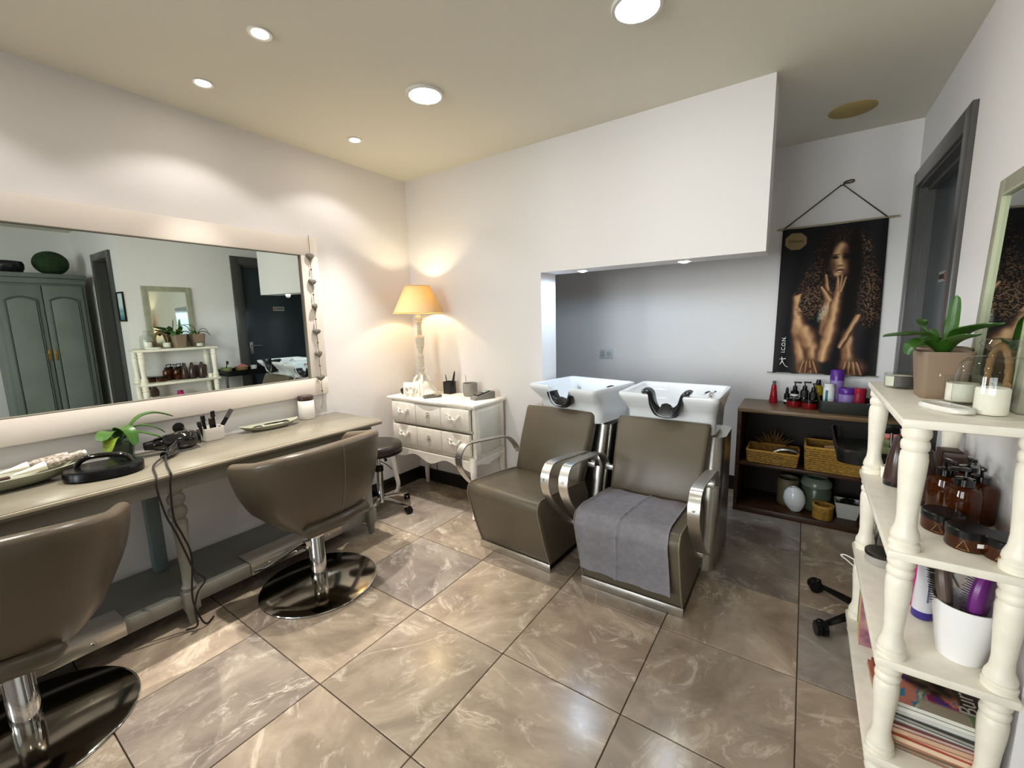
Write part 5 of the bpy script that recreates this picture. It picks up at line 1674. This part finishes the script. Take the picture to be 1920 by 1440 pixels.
m = MB().lathe([(0, 0), (0.03, 0), (0.036, 0.08), (0.033, 0.08), (0.028, 0.005), (0, 0.005)], 20)
tag(m.build('measuring_cup', M_LABELW, loc=(3.10, 0.09, TRZ + 0.001)), 'white measuring cup at the far end of the trolley tray', 'cup')

# ================================================================== WHITE SHELF
SX0, SX1, SY0, SY1 = 2.952, 3.228, -1.085, -0.345
sf = thing('white_shelf', 'cream four-tier shelf with turned posts against the right wall', 'shelf', (3.09, -0.715, 0))
SZS = [0.10, 0.41, 0.73, 1.09]
s0 = None
for z in SZS:
    if s0 is None:
        s0 = MB().box((0, 0, -0.012), (SX1 - SX0, SY1 - SY0, 0.024), bev=0.005).build('shelf_board', M_SHELFW, sf)
        o = s0
    else:
        o = s0.copy(); COL.objects.link(o)
    o.location = (0, 0, z)
rel = [(0, .036), (.05, .037), (.07, .030), (.09, .0345), (.13, .033), (.19, .0255), (.27, .0235), (.45, .0265), (.62, .0305), (.74, .032), (.79, .030), (.805, .0265), (.82, .031), (.855, .0325), (.88, .031), (.895, .027), (.925, .0325), (.95, .033), (1.0, .031)]
pm_ = {}
for (x, y) in ((2.988, -1.047), (2.988, -0.383), (3.196, -0.383), (3.196, -1.047)):
    for a, b in zip(SZS, SZS[1:]):
        L = b - a - 0.024
        key = round(L, 3)
        if key not in pm_:
            o = MB().lathe([(0, 0)] + [(r * 0.92, f_ * L) for f_, r in rel] + [(0, L)], 22).build('post', M_SHELFW, sf)
            pm_[key] = o
        else:
            o = pm_[key].copy(); COL.objects.link(o)
        o.location = (x - 3.09, y + 0.715, a)
    o = MB().lathe([(0, 0), (0.018, 0), (0.024, 0.012), (0.030, 0.035), (0.027, 0.05), (0.022, 0.056), (0.030, 0.064), (0.030, 0.076), (0, 0.076)], 20).build('foot', M_SHELFW, sf, (x - 3.09, y + 0.715, 0))

# ---- top board
Z1 = 1.0905
cd = thing('glass_candle', 'candle in a clear glass with a dark label on the top board', 'candle', (3.022, -0.50, Z1))
MB().lathe([(0, 0), (0.040, 0), (0.043, 0.004), (0.043, 0.052), (0.040, 0.052), (0.040, 0.008), (0, 0.008)], 32).build('glass', M_GLASS, cd)
MB().lathe([(0, 0.009), (0.0388, 0.009), (0.0388, 0.042), (0, 0.042)], 28).build('wax', M_WAX, cd)
m = MB()
secs = []
for i in range(13):
    a = R(-118 + 75 * i / 12)
    secs.append([(0.0434 * math.cos(a), 0.0434 * math.sin(a), 0.008), (0.0440 * math.cos(a), 0.0440 * math.sin(a), 0.008), (0.0440 * math.cos(a), 0.0440 * math.sin(a), 0.046), (0.0434 * math.cos(a), 0.0434 * math.sin(a), 0.046)])
m.loft(secs); m.build('label', M_LABELD, cd)


def orchid(name, label, loc, leaves, rz=0.0, h=0.145, pm=M_POT):
    t = thing(name, label, 'plant', loc, rz, 'orchids in taupe pots')
    m = MB()
    m.loft([[(p[0] * k, p[1] * k, z) for p in rrect(0.064, 0.064, 0.022, 5)] for k, z in ((0.78, 0), (0.80, 0.004), (1.0, h), (0.94, h), (0.90, h * 0.75), (0.3, h * 0.74))])
    m.build('pot', pm, t)
    MB().lathe([(0, h * 0.74), (0.05, h * 0.75), (0.045, h * 0.88), (0.02, h * 0.93), (0, h * 0.93)], 14).build('bark_filling', P('orchid_bark', '#3a4028', 0.9, bump=0.8, bscale=80), t)
    for path, w, fold in leaves:
        leaf(path, w, fold=fold).build('leaf', M_LEAF, t)
    return t


o1 = orchid('potted_orchid', 'broad-leaved orchid in a taupe pot in front of the door', (3.092, -0.665, Z1), [
    ([(0, 0, 0.13), (0.015, 0.02, 0.19), (0.02, 0.03, 0.25), (0.022, 0.035, 0.315)], 0.0155, 0.3),
    ([(0, 0, 0.13), (-0.04, -0.01, 0.19), (-0.09, -0.02, 0.195), (-0.15, -0.02, 0.19)], 0.026, 0.3),
    ([(0, 0, 0.13), (-0.035, 0.01, 0.19), (-0.055, 0.015, 0.22), (-0.06, 0.02, 0.245)], 0.024, 0.3),
    ([(0, 0, 0.13), (0.02, -0.06, 0.195), (0.04, -0.12, 0.215), (0.075, -0.17, 0.23)], 0.030, 0.3),
    ([(0, 0, 0.13), (0.0, -0.07, 0.17), (0.02, -0.13, 0.19), (0.03, -0.16, 0.20)], 0.026, 0.3),
    ([(0, 0, 0.13), (-0.05, -0.05, 0.175), (-0.08, -0.07, 0.165), (-0.09, -0.075, 0.135)], 0.026, 0.3),
])
m = MB()
for k in range(4):
    m.box((-0.012 + 0.007 * k, -0.0575, 0.075), (0.004, 0.002, 0.007))
m.build('pale_mark', P('pot_mark', '#c9b8a4', 0.5), o1).rotation_euler = (0, 0, R(-20))
orchid('potted_orchid', 'thin-leaved orchid in a taupe pot nearest the wall', (3.126, -0.475, Z1), [
    ([(0, 0, 0.13), (0.0, -0.03, 0.22), (0.0, -0.08, 0.25), (0.0, -0.13, 0.245)], 0.010, 0.3),
    ([(0, 0, 0.13), (-0.02, 0.03, 0.19), (-0.03, 0.07, 0.20), (-0.04, 0.10, 0.165)], 0.012, 0.3),
    ([(0, 0, 0.13), (0.0, 0.04, 0.165), (-0.02, 0.09, 0.16), (-0.03, 0.12, 0.12)], 0.018, 0.3),
    ([(0, 0, 0.13), (-0.02, -0.03, 0.17), (-0.06, -0.06, 0.175), (-0.09, -0.07, 0.15)], 0.016, 0.3)])
# white soap dish / stone slab
m = MB()
secs = []
for k, z in ((0.9, 0), (1.0, 0.004), (0.99, 0.012), (0.9, 0.016), (0.82, 0.0125), (0.3, 0.0118)):
    secs.append([(0.070 * k * math.copysign(abs(math.cos(t)) ** 0.7, math.cos(t)) * (1 + 0.03 * math.sin(5 * t)), 0.034 * k * math.copysign(abs(math.sin(t)) ** 0.8, math.sin(t)), z) for t in [2 * PI * i / 36 for i in range(36)]])
m.loft(secs)
tag(m.build('stone_dish', P('white_stone', '#dcd9d0', 0.35, var=0.05, scale=25), loc=(3.062, -0.915, Z1), rz=R(-62)), 'flat white stone dish in front of the glass dome', 'dish')
gd = thing('glass_dome', 'clear glass bell dome with a knob over a white candle', 'glass dome', (3.145, -0.925, Z1))
MB().lathe([(0.066, 0.0), (0.068, 0.05), (0.067, 0.10), (0.061, 0.132), (0.047, 0.147), (0.020, 0.152), (0.016, 0.158), (0.015, 0.166), (0.028, 0.174), (0.034, 0.184), (0.028, 0.194), (0.0, 0.198)], 40, sx=1.12, sy=1.12).build('dome', M_GLASS, gd)
MB().lathe([(0.0655, 0.0), (0.069, 0.0), (0.069, 0.005), (0.0665, 0.006)], 40, sx=1.12, sy=1.12).build('rim', M_GLASS, gd)
m = MB().lathe([(0, 0.001), (0.030, 0.001), (0.032, 0.005), (0.032, 0.066), (0.029, 0.070), (0.004, 0.066), (0, 0.066)], 28)
cw = m.build('pillar_candle', M_WAX, loc=(3.142, -0.930, Z1 + 0.001))
tag(cw, 'white pillar candle under the glass dome', 'candle')
MB().tube([(0, 0, 0.064), (0.001, 0, 0.078)], 0.0015, 6).build('wick', M_CORD, cw)
m = MB()
rr_ = []
for i in range(40):
    a = R(-40 + 290 * i / 39)
    rr_.append((0.0, 0.05 * math.cos(a), 0.056 + 0.05 * math.sin(a)))
m.tube(rr_, [0.0070 + 0.0010 * math.sin(i * 2.3) for i in range(40)], 9)
m.tube(smoothpath([(0.0, -0.035, 0.01), (-0.01, -0.07, 0.03), (-0.015, -0.09, 0.045)], 5), 0.007, 8)
wr_ = tag(m.build('wicker_ring', M_BARK, loc=(3.175, -1.005, Z1 + 0.125), rz=R(6)), 'rust brown twisted wicker ring leaning on the glass dome', 'wicker ornament')
wr_.location = (3.180, -0.80, Z1 + 0.004); wr_.scale = (1.2, 1.1, 1.55)
jg = thing('glass_jar', 'squat clear glass jar with a cream candle behind the dome', 'candle', (3.120, -0.775, Z1))
MB().lathe([(0, 0.001), (0.036, 0.001), (0.038, 0.004), (0.038, 0.08)], 28).build('glass', M_GLASS, jg)
MB().lathe([(0, 0.009), (0.0340, 0.009), (0.0340, 0.06), (0, 0.06)], 24).build('wax', M_WAX, jg)

# framed mirror standing on the shelf against the wall
gm = thing('framed_mirror', 'small mirror in a grey-green frame leaning on the wall above the shelf', 'mirror', (3.205, -0.68, Z1 + 0.001))
gm.rotation_euler = (0, R(1.6), 0)
m = MB()
GW, GH, FW_ = 0.225, 0.67, 0.052
for y in (-GW + FW_ / 2, GW - FW_ / 2):
    m.box((0, y, GH / 2), (0.020, FW_, GH), bev=0.004)
for z in (FW_ / 2, GH - FW_ / 2):
    m.box((0, 0, z), (0.020, 2 * GW - 2 * FW_ + 0.004, FW_), bev=0.004)
m.build('frame', M_GREYM, gm)
m = MB()
for y in (-GW + FW_, GW - FW_):
    m.box((-0.008, y, GH / 2), (0.010, 0.008, GH - 2 * FW_))
for z in (FW_, GH - FW_):
    m.box((-0.008, 0, z), (0.010, 2 * GW - 2 * FW_, 0.008))
m.build('inner_bead', P('frame_bead_green', '#a9ab8f', 0.5), gm)
MB().box((0, 0, GH / 2), (0.006, 2 * GW - 2 * FW_, GH - 2 * FW_)).build('mirror_glass', M_MIRROR, gm, smooth=0)

# ---- second board: amber bottles and tubes
Z2 = 0.7305
GA = 'amber glass containers on the second board'
ab_prof = [(0, 0), (0.037, 0), (0.040, 0.005), (0.040, 0.098), (0.036, 0.113), (0.018, 0.125), (0, 0.125)]
ab_cap = [(0.018, 0.123), (0.022, 0.123), (0.022, 0.143), (0.010, 0.147), (0, 0.148)]
for x, y, l in ((3.146, -0.80, 'amber pump bottle behind the front amber jar'), (3.192, -0.745, 'amber pump bottle second from the front, nearest the wall'), (3.122, -0.715, 'amber pump bottle beside the brown tapered tubes'), (3.185, -0.655, 'amber pump bottle deepest on the second board')):
    bottle('amber_bottle', l, (x, y, Z2), ab_prof, M_AMBER, ab_cap, M_BLACKG, 'bottle', GA, pump=True, n=24, rz=R(random.uniform(180, 300)))


def tri_mark(parent, r, z, a0):
    m = MB()
    pts = []
    for (da, dz) in ((-0.26, -0.012), (0.26, -0.012), (0.0, 0.014)):
        a = a0 + da
        pts.append(Vector(((r + 0.0008) * math.cos(a), (r + 0.0008) * math.sin(a), z + dz)))
    m.tube([pts[0], pts[0].lerp(pts[1], .5) * 1.02 - Vector((0, 0, z * 0.02)), pts[1], pts[2]], 0.0007, 5, closed=True)
    m.build('triangle_mark', P('pale_print', '#c99a5a', 0.5), parent)


for x, y, l in ((3.128, -0.955, 'front amber low jar with a small white sticker'), (3.095, -0.865, 'amber low jar half hidden behind the front jar'), (3.192, -0.985, 'amber low jar nearest the wall at the front')):
    t = bottle('amber_jar', l, (x, y, Z2), [(0, 0), (0.042, 0), (0.045, 0.005), (0.045, 0.036), (0, 0.036)], M_AMBER, [(0, 0.036), (0.046, 0.036), (0.0465, 0.040), (0.0465, 0.054), (0.043, 0.057), (0, 0.0575)], M_BLACK, 'jar', GA, n=36)
    tri_mark(t, 0.045, 0.018, R(-112))
    if 'sticker' in l:
        m = MB()
        secs = []
        for i in range(7):
            a = R(-80 + 34 * i / 6)
            secs.append([((0.0455 + q) * math.cos(a), (0.0455 + q) * math.sin(a), z) for q, z in ((0, 0.019), (0.0006, 0.019), (0.0006, 0.030), (0, 0.030))])
        m.loft(secs); m.build('sticker', M_LABELW, t)
for k, (x, y, l) in enumerate(((3.04, -0.50, 'brown tapered tube bottle farthest on the second board'), (3.075, -0.585, 'brown tapered tube bottle in the middle of three'), (3.088, -0.655, 'brown tapered tube bottle nearest the amber bottles'))):
    bottle('tapered_tube', l, (x, y, Z2), [(0, 0.014), (0.034, 0.014), (0.036, 0.02), (0.029, 0.10), (0.015, 0.178), (0.008, 0.185), (0, 0.185)], M_TUBE, [(0, 0), (0.034, 0), (0.0345, 0.004), (0.0345, 0.018), (0, 0.018)], M_BLACKG, 'bottle', 'brown tapered tubes on the second board', n=24)
for k, (x, y, l) in enumerate(((3.185, -0.52, 'dark brown carton at the back of the second board'), (3.185, -0.44, 'dark brown carton by the far post of the second board'))):
    m = MB().box((0, 0, 0.07), (0.055, 0.055, 0.14), bev=0.001)
    o = m.build('carton', P('brown_carton', '#4d332c', 0.5), loc=(x, y, Z2), rz=R(5 * k))
    tag(o, l, 'box', 'brown cartons on the second board')
cs = thing('small_candle', 'small white candle cup at the far end of the second board', 'candle', (3.03, -0.425, Z2))
MB().lathe([(0, 0), (0.022, 0), (0.024, 0.045), (0.021, 0.045), (0.02, 0.03), (0, 0.03)], 20).build('cup', M_WAX, cs)

# ---- third board
Z3 = 0.4105
lj = thing('lidded_jar', 'squat clear jar with a black lid by the far left post', 'jar', (3.025, -0.485, Z3))
MB().lathe([(0, 0), (0.044, 0), (0.046, 0.004), (0.046, 0.030), (0, 0.030)], 32).build('body', P('pale_jar', '#cfcac2', 0.1, trans=0.4), lj)
MB().lathe([(0, 0.030), (0.047, 0.030), (0.048, 0.034), (0.048, 0.044), (0.045, 0.047), (0, 0.046)], 32).build('lid', P('lid_black', '#26211d', 0.35), lj)
bt = bottle('magenta_bottle', 'magenta shampoo bottle standing left of the white tube', (3.085, -0.72, Z3), [(0, 0), (0.030, 0), (0.033, 0.006), (0.033, 0.16), (0.028, 0.172), (0, 0.175)], M_MAGENTA, [(0.02, 0.173), (0.028, 0.173), (0.028, 0.2), (0, 0.202)], P('magenta_cap', '#a51f62', 0.25), n=24)
wtb = thing('white_tube', 'white squeeze tube with a purple cap in front of the magenta bottle', 'tube', (3.092, -0.80, Z3))
secs = []
for z, a, b in ((0.026, 0.026, 0.026), (0.06, 0.0262, 0.025), (0.12, 0.027, 0.015), (0.165, 0.029, 0.003), (0.178, 0.029, 0.0015)):
    secs.append([(a * math.cos(t), b * math.sin(t), z) for t in [2 * PI * i / 24 for i in range(24)]])
o = MB().loft(secs).build('tube', P('tube_white', '#d8d6dc', 0.35), wtb); o.rotation_euler = (0, 0, R(30))
MB().lathe([(0, 0), (0.024, 0), (0.0262, 0.003), (0.0262, 0.026), (0, 0.026)], 24).build('cap', P('purple_cap', '#3e2f86', 0.3), wtb)
m = MB()
for k, (z, w) in enumerate(((0.07, .016), (0.082, .012), (0.094, .014), (0.106, .010), (0.118, .012))):
    m.box((0.004, -0.0268 + 0.0001 * k, z), (w, 0.002, 0.004), rot=(0, R(90), 0))
o = m.build('print', P('tube_print', '#5c5a78', 0.5), wtb)
wc = thing('white_pot', 'white tapered pot holding two round hair brushes', 'pot', (3.143, -0.955, Z3))
MB().lathe([(0, 0), (0.045, 0), (0.048, 0.004), (0.069, 0.160), (0.069, 0.164), (0.0655, 0.164), (0.046, 0.010), (0, 0.008)], 44).build('pot', P('pot_white', '#f1efee', 0.35), wc)


def round_brush(name, label, loc, rot, mat, facem):
    t = thing(name, label, 'brush', loc)
    t.rotation_euler = rot
    secs = []
    for k, x in ((0.45, -0.016), (0.85, -0.013), (1.0, -0.005), (1.0, 0.005), (0.85, 0.013), (0.45, 0.016)):
        secs.append([(x, 0.047 * k * math.cos(t_), 0.150 + 0.074 * k * math.sin(t_)) for t_ in [2 * PI * i / 28 for i in range(28)]])
    MB().loft(secs).build('paddle', mat, t)
    MB().tube([(0, 0, -0.038), (0, 0, 0.03), (0, 0, 0.085)], [0.009, 0.008, 0.012], 10).build('handle', mat, t)
    m = MB()
    for i in range(7):
        for j in range(9):
            y, z = -0.035 + 0.0117 * i, 0.092 + 0.0145 * j
            if (y / 0.041) ** 2 + ((z - 0.15) / 0.064) ** 2 < 1:
                m.tube([(-0.013, y, z), (-0.030, y, z)], 0.0012, 4)
    tag(m.build('bristles', facem, t), kind='stuff')
    return t


rb = round_brush('paddle_brush', 'grey-brown paddle hair brush in the white pot', (3.122, -0.945, Z3 + 0.050), (R(4), R(-9), R(-14)), P('brush_taupe', '#6b5c52', 0.4), M_CORD)
rb = round_brush('paddle_brush', 'purple paddle hair brush in the white pot', (3.160, -0.962, Z3 + 0.050), (R(4), R(4), R(-31)), P('brush_purple', '#6e2a78', 0.35), P('purple_bristle', '#3b1a44', 0.5))
m = MB()
for k in range(3):
    m.box((0.0155, 0.005, 0.135 + 0.022 * k), (0.0015, 0.016, 0.004))
m.build('pale_print', P('brush_print', '#a06aa8', 0.5), rb)
sj = bottle('white_tub', 'stack of two white tubs at the far end of the third board', (3.15, -0.475, Z3), [(0, 0), (0.05, 0), (0.05, 0.045), (0.047, 0.048), (0.047, 0.05), (0.05, 0.052), (0.05, 0.1), (0, 0.1)], P('frosted_tub', '#d5d3cc', 0.3), [(0, 0.1), (0.051, 0.1), (0.051, 0.112), (0, 0.113)], M_LABELW, 'tub', n=28)
m = MB().lathe([(0, 0), (0.028, 0), (0.036, 0.08), (0.034, 0.08), (0.026, 0.005), (0, 0.005)], 24)
tag(m.build('clear_cup', M_GLASS, loc=(3.165, -0.815, Z3)), 'clear tapered cup behind the white tube on the third board', 'cup')

# ---- bottom board: magazines
Z4 = 0.1005
def cover_print(u, v):
    nz = noise.noise
    q = Vector((u * 3.2, v * 3.2, 2.0))
    a = nz(q + Vector((nz(q * 1.7), nz(q * 1.3 + Vector((5, 1, 0))), 0)))
    pal = [hexc('#c24a63'), hexc('#2f7f7d'), hexc('#3c3f94'), hexc('#8c2a62'), hexc('#d48a78'), hexc('#3a8fb0'), hexc('#d8c79a'), hexc('#b03a6a')]
    k = (a * 0.5 + 0.5) * 9.0
    c = pal[int(k) % 8]
    face = ell(u, v, 0.5, 0.32, 0.26, 0.24, 20, .3)
    hairn = nz(Vector((u * 9, v * 14, 7)))
    c = mixc(c, mixc(hexc('#2a221c'), hexc('#5b4a33'), sm(-.2, .5, hairn)), ell(u, v, 0.62, 0.42, 0.36, 0.30, 20, .25))
    c = mixc(c, mixc(hexc('#7b7268'), hexc('#c9c2b4'), sm(-.3, .4, nz(Vector((u * 5, v * 5, 1))))), face * 0.75 * (1 - sm(.45, .6, u)))
    c = mixc(c, hexc('#3d3a35'), sm(0.74, 0.80, u) * (1 - sm(.78, .86, v)))
    c = mixc(c, hexc('#8a9a4e'), sm(0.80, 0.86, u) * sm(0.78, 0.86, v) * .8)
    c = mixc(c, hexc('#b5aa98'), sm(0.30, 0.36, u) * sm(0.80, 0.86, v) * (1 - sm(.8, .86, u)))
    return c


mags = [('#d9d0c0', '#8d6f5c', 0.012), ('#b9a98f', '#7a5b48', 0.011), ('#c9705c', '#e0c7a8', 0.016), ('#c05a4a', '#d9b79a', 0.012), ('#b06a4c', '#caa98c', 0.015), ('#8f4a44', '#bda79a', 0.010),
        ('#9a9a96', '#c6c4bc', 0.013), ('#3b3834', '#9a968c', 0.010), ('#8b9090', '#d2d0c8', 0.013), ('#cfcac0', '#e2dfd6', 0.014), ('#7a8468', '#d8d6cc', 0.012)]
words = ['lowest magazine of the stack, cream cover', 'second magazine from the bottom, tan cover', 'third magazine from the bottom, coral cover', 'fourth magazine from the bottom, brick red cover', 'fifth magazine from the bottom, rust brown cover',
         'sixth magazine from the bottom, maroon cover', 'fifth magazine from the top, grey cover', 'fourth magazine from the top, near black cover', 'third magazine from the top, blue-grey cover', 'second magazine from the top, pale cover', 'top magazine of the stack with a colourful portrait cover']
z = Z4
for k, (cc, pc, th) in enumerate(mags):
    th *= 1.14
    t = thing('magazine', words[k], 'magazine', (3.098 + random.uniform(-.006, .006), -0.885 + random.uniform(-.008, .008), z), R(90 + random.uniform(-3, 3)) if k < 10 else R(90), 'magazines on the bottom board')
    MB().box((0, 0, th / 2), (0.272, 0.206, th - 0.0022)).build('pages', P('pages_%s' % pc[1:], pc, 0.8, var=0.12, scale=160, stretch=(0.1, 0.1, 6)), t, smooth=0)
    cm_ = P('cover_%s' % cc[1:], cc, 0.3)
    m = MB()
    m.box((0, 0, 0.0006), (0.276, 0.21, 0.0011)); m.box((0, 0.1042, th / 2), (0.276, 0.0015, th - 0.0004))
    if k < 10:
        m.box((0, 0, th - 0.0006), (0.276, 0.21, 0.0011))
    m.build('cover', cm_, t, smooth=0)
    if k == 10:
        NA, NB = 56, 44
        g = MB().grid(lambda u, v: ((v - .5) * 0.276, (u - .5) * -0.21, th - 0.0002), NA, NB)
        # u: along local -y (world +x), v: along local x (world +y)
        o = g.build('printed_cover', painted_mat('cover_print', 0.25), t, smooth=180)
        at = o.data.color_attributes.new('print', 'FLOAT_COLOR', 'POINT')
        buf = []
        for i in range(NA):
            for j in range(NB):
                c = lin(cover_print(i / (NA - 1), 1 - j / (NB - 1)))
                buf.extend((c[0], c[1], c[2], 1.0))
        at.data.foreach_set('color', buf)
        text_part('lettering', 'Bur', 0.06, P('pale_ink', '#cfc9bd', 0.4), t, (-0.05, -0.075, th + 0.0002), (0, 0, R(0)), extrude=0.0002)
    z += th
# upright folder, glass sheet and magazines at the far end of the bottom board
for k, (y, th, hh, c, l, nm, ct) in enumerate(((-0.40, 0.05, 0.26, '#8b8376', 'grey-brown box file standing at the far end of the bottom board', 'box_file', 'box'),
                                          (-0.452, 0.006, 0.24, '#9fb0a8', 'pale green glass sheet standing beside the grey-brown box file', 'glass_sheet', 'glass sheet'),
                                          (-0.475, 0.012, 0.23, '#3a2a26', 'dark brown folder standing beside the glass sheet', 'folder', 'folder'))):
    m = MB().box((0, 0, hh / 2), (0.20, th, hh), bev=0.002)
    tag(m.build(nm, P('upright_%d' % k, c, 0.5), loc=(3.085, y, Z4)), l, ct)
for k, (y, c1, l) in enumerate(((-0.50, '#8fa83a', 'leaning magazine with a lime green cover'), (-0.525, '#c56a62', 'leaning magazine with a salmon pink cover'), (-0.548, '#7a4466', 'leaning magazine with a plum cover'))):
    t = thing('magazine', l + ' beside the stack', 'magazine', (3.075, y - 0.02, Z4), 0, 'leaning magazines on the bottom board')
    t.rotation_euler = (R(-9), 0, 0)
    MB().box((0, 0, 0.10), (0.190, 0.009, 0.20)).build('pages', M_PAPER, t, smooth=0)
    m = MB(); m.box((0, -0.0055, 0.10), (0.194, 0.0015, 0.204)); m.box((0, 0.0055, 0.10), (0.194, 0.0015, 0.204))
    m.build('cover', P('mag_cover_%d' % k, c1, 0.3, col2='#d7b56a' if k == 0 else ('#e8b0a0' if k == 1 else '#c9a08c'), scale=14), t, smooth=0)
# white wire hook on the far left of the shelf
m = MB().tube(smoothpath([(0.0, 0, 0), (-0.025, 0.0, 0.02), (-0.045, 0.0, 0.035), (-0.03, 0.0, 0.04), (0.0, 0, 0.028)], 5), 0.0025, 6)
tag(m.build('wire_hook', M_LABELW, loc=(SX0 + 0.002, -0.47, 0.36)), 'white wire hook sticking out left below the third board', 'hook')

# ================================================================== BEHIND: ARMOIRE, PICTURE (seen in the mirror)
ar = thing('armoire', 'grey-green painted two-door armoire reflected in the long mirror', 'armoire', (4.48, -1.49, 0))
AX = -0.26
m = MB(); m.box((0, 0, 0.95), (0.50, 0.70, 1.80), bev=0.004); m.box((0, 0, 0.05), (0.54, 0.72, 0.10), bev=0.006)
m.build('carcass', M_ARM, ar)
m = MB(); m.box((-0.01, 0, 1.885), (0.58, 0.745, 0.05), bev=0.012); m.box((-0.01, 0, 1.83), (0.545, 0.72, 0.06), bev=0.01); m.build('cornice', M_ARM, ar)
for s in (-1, 1):
    d = MB().box((AX, s * 0.163, 0.95), (0.026, 0.318, 1.66), bev=0.005).build('door', M_ARM, ar)
    # arched raised panel and moulding
    arch = [(-0.105, -0.72), (0.105, -0.72), (0.105, 0.66)] + [(0.105 - 0.21 * i / 12, 0.66 + 0.035 * math.sin(PI * i / 12)) for i in range(1, 12)] + [(-0.105, 0.66)]
    m = MB().prism(arch, 0.014, lambda u, v, w: (AX - 0.012 - w, s * 0.163 + u, 0.95 + v), bev=0.004).build('raised_panel', P('armoire_panel', '#727a73', 0.5, var=0.1, scale=3), d)
    m = MB().tube([(AX - 0.016, s * 0.163 + p[0] * 1.1, 0.95 + p[1] * 1.02) for p in arch], 0.008, 6, closed=True).build('moulding', M_ARMD, d)
    m = MB(); m.box((AX - 0.016, s * 0.026, 1.02), (0.006, 0.022, 0.12), bev=0.002); m.tube([(AX - 0.02, s * 0.026, 1.03), (AX - 0.035, s * 0.026, 1.03), (AX - 0.036, s * 0.06, 1.028)], 0.005, 8)
    m.build('handle', M_BRASS, d)
mb_ = MB().lathe([(0, 0.0), (0.12, 0.0), (0.15, 0.012), (0.17, 0.05), (0.172, 0.09), (0.16, 0.12), (0.15, 0.12), (0.15, 0.06), (0, 0.05)], 28, sy=0.85)
tag(mb_.build('black_basket', P('black_lacquer', '#1b1b20', 0.25), loc=(4.42, -1.70, 1.911)), 'low black glossy round basket on top of the armoire', 'basket')
mo = MB()
secs = []
for i in range(1, 16):
    a = PI * i / 16
    secs.append([(0.15 * math.sin(a) * math.cos(t), 0.15 * math.sin(a) * math.sin(t), 0.132 - 0.132 * math.cos(a)) for t in [2 * PI * q / 28 for q in range(28)]])
mo.loft(secs)
for v in mo.bm.verts:
    v.co += v.co.normalized() * 0.004 * noise.noise(v.co * 40)
tag(mo.build('moss_ball', M_MOSS, loc=(4.45, -1.345, 1.911), smooth=180), 'dark green moss ball on top of the armoire', 'ornament')
pc = thing('framed_picture', 'small dark-framed picture on the wall beside the second door', 'picture', (3.335, -1.05, 1.54))
m = MB()
for x in (-0.098, 0.098):
    m.box((x, -0.008, 0), (0.016, 0.016, 0.31), bev=0.002)
for zz in (-0.147, 0.147):
    m.box((0, -0.008, zz), (0.19, 0.016, 0.016), bev=0.002)
m.build('frame', M_BLACK, pc)
m = MB().grid(lambda u, v: ((u - .5) * 0.18, -0.006, (v - .5) * 0.28), 10, 30)
o = m.build('print', painted_mat('seascape_print', 0.4), pc, smooth=180)
paint(o, lambda u, v: mixc(hexc('#5f8f98'), hexc('#cfe0e2'), sm(0.25, 0.55, v)) if v > 0.3 else mixc(hexc('#3f7480'), hexc('#8fb6b4'), sm(0, .3, v)), lambda co: (co.x / 0.18 + .5, co.z / 0.28 + .5))
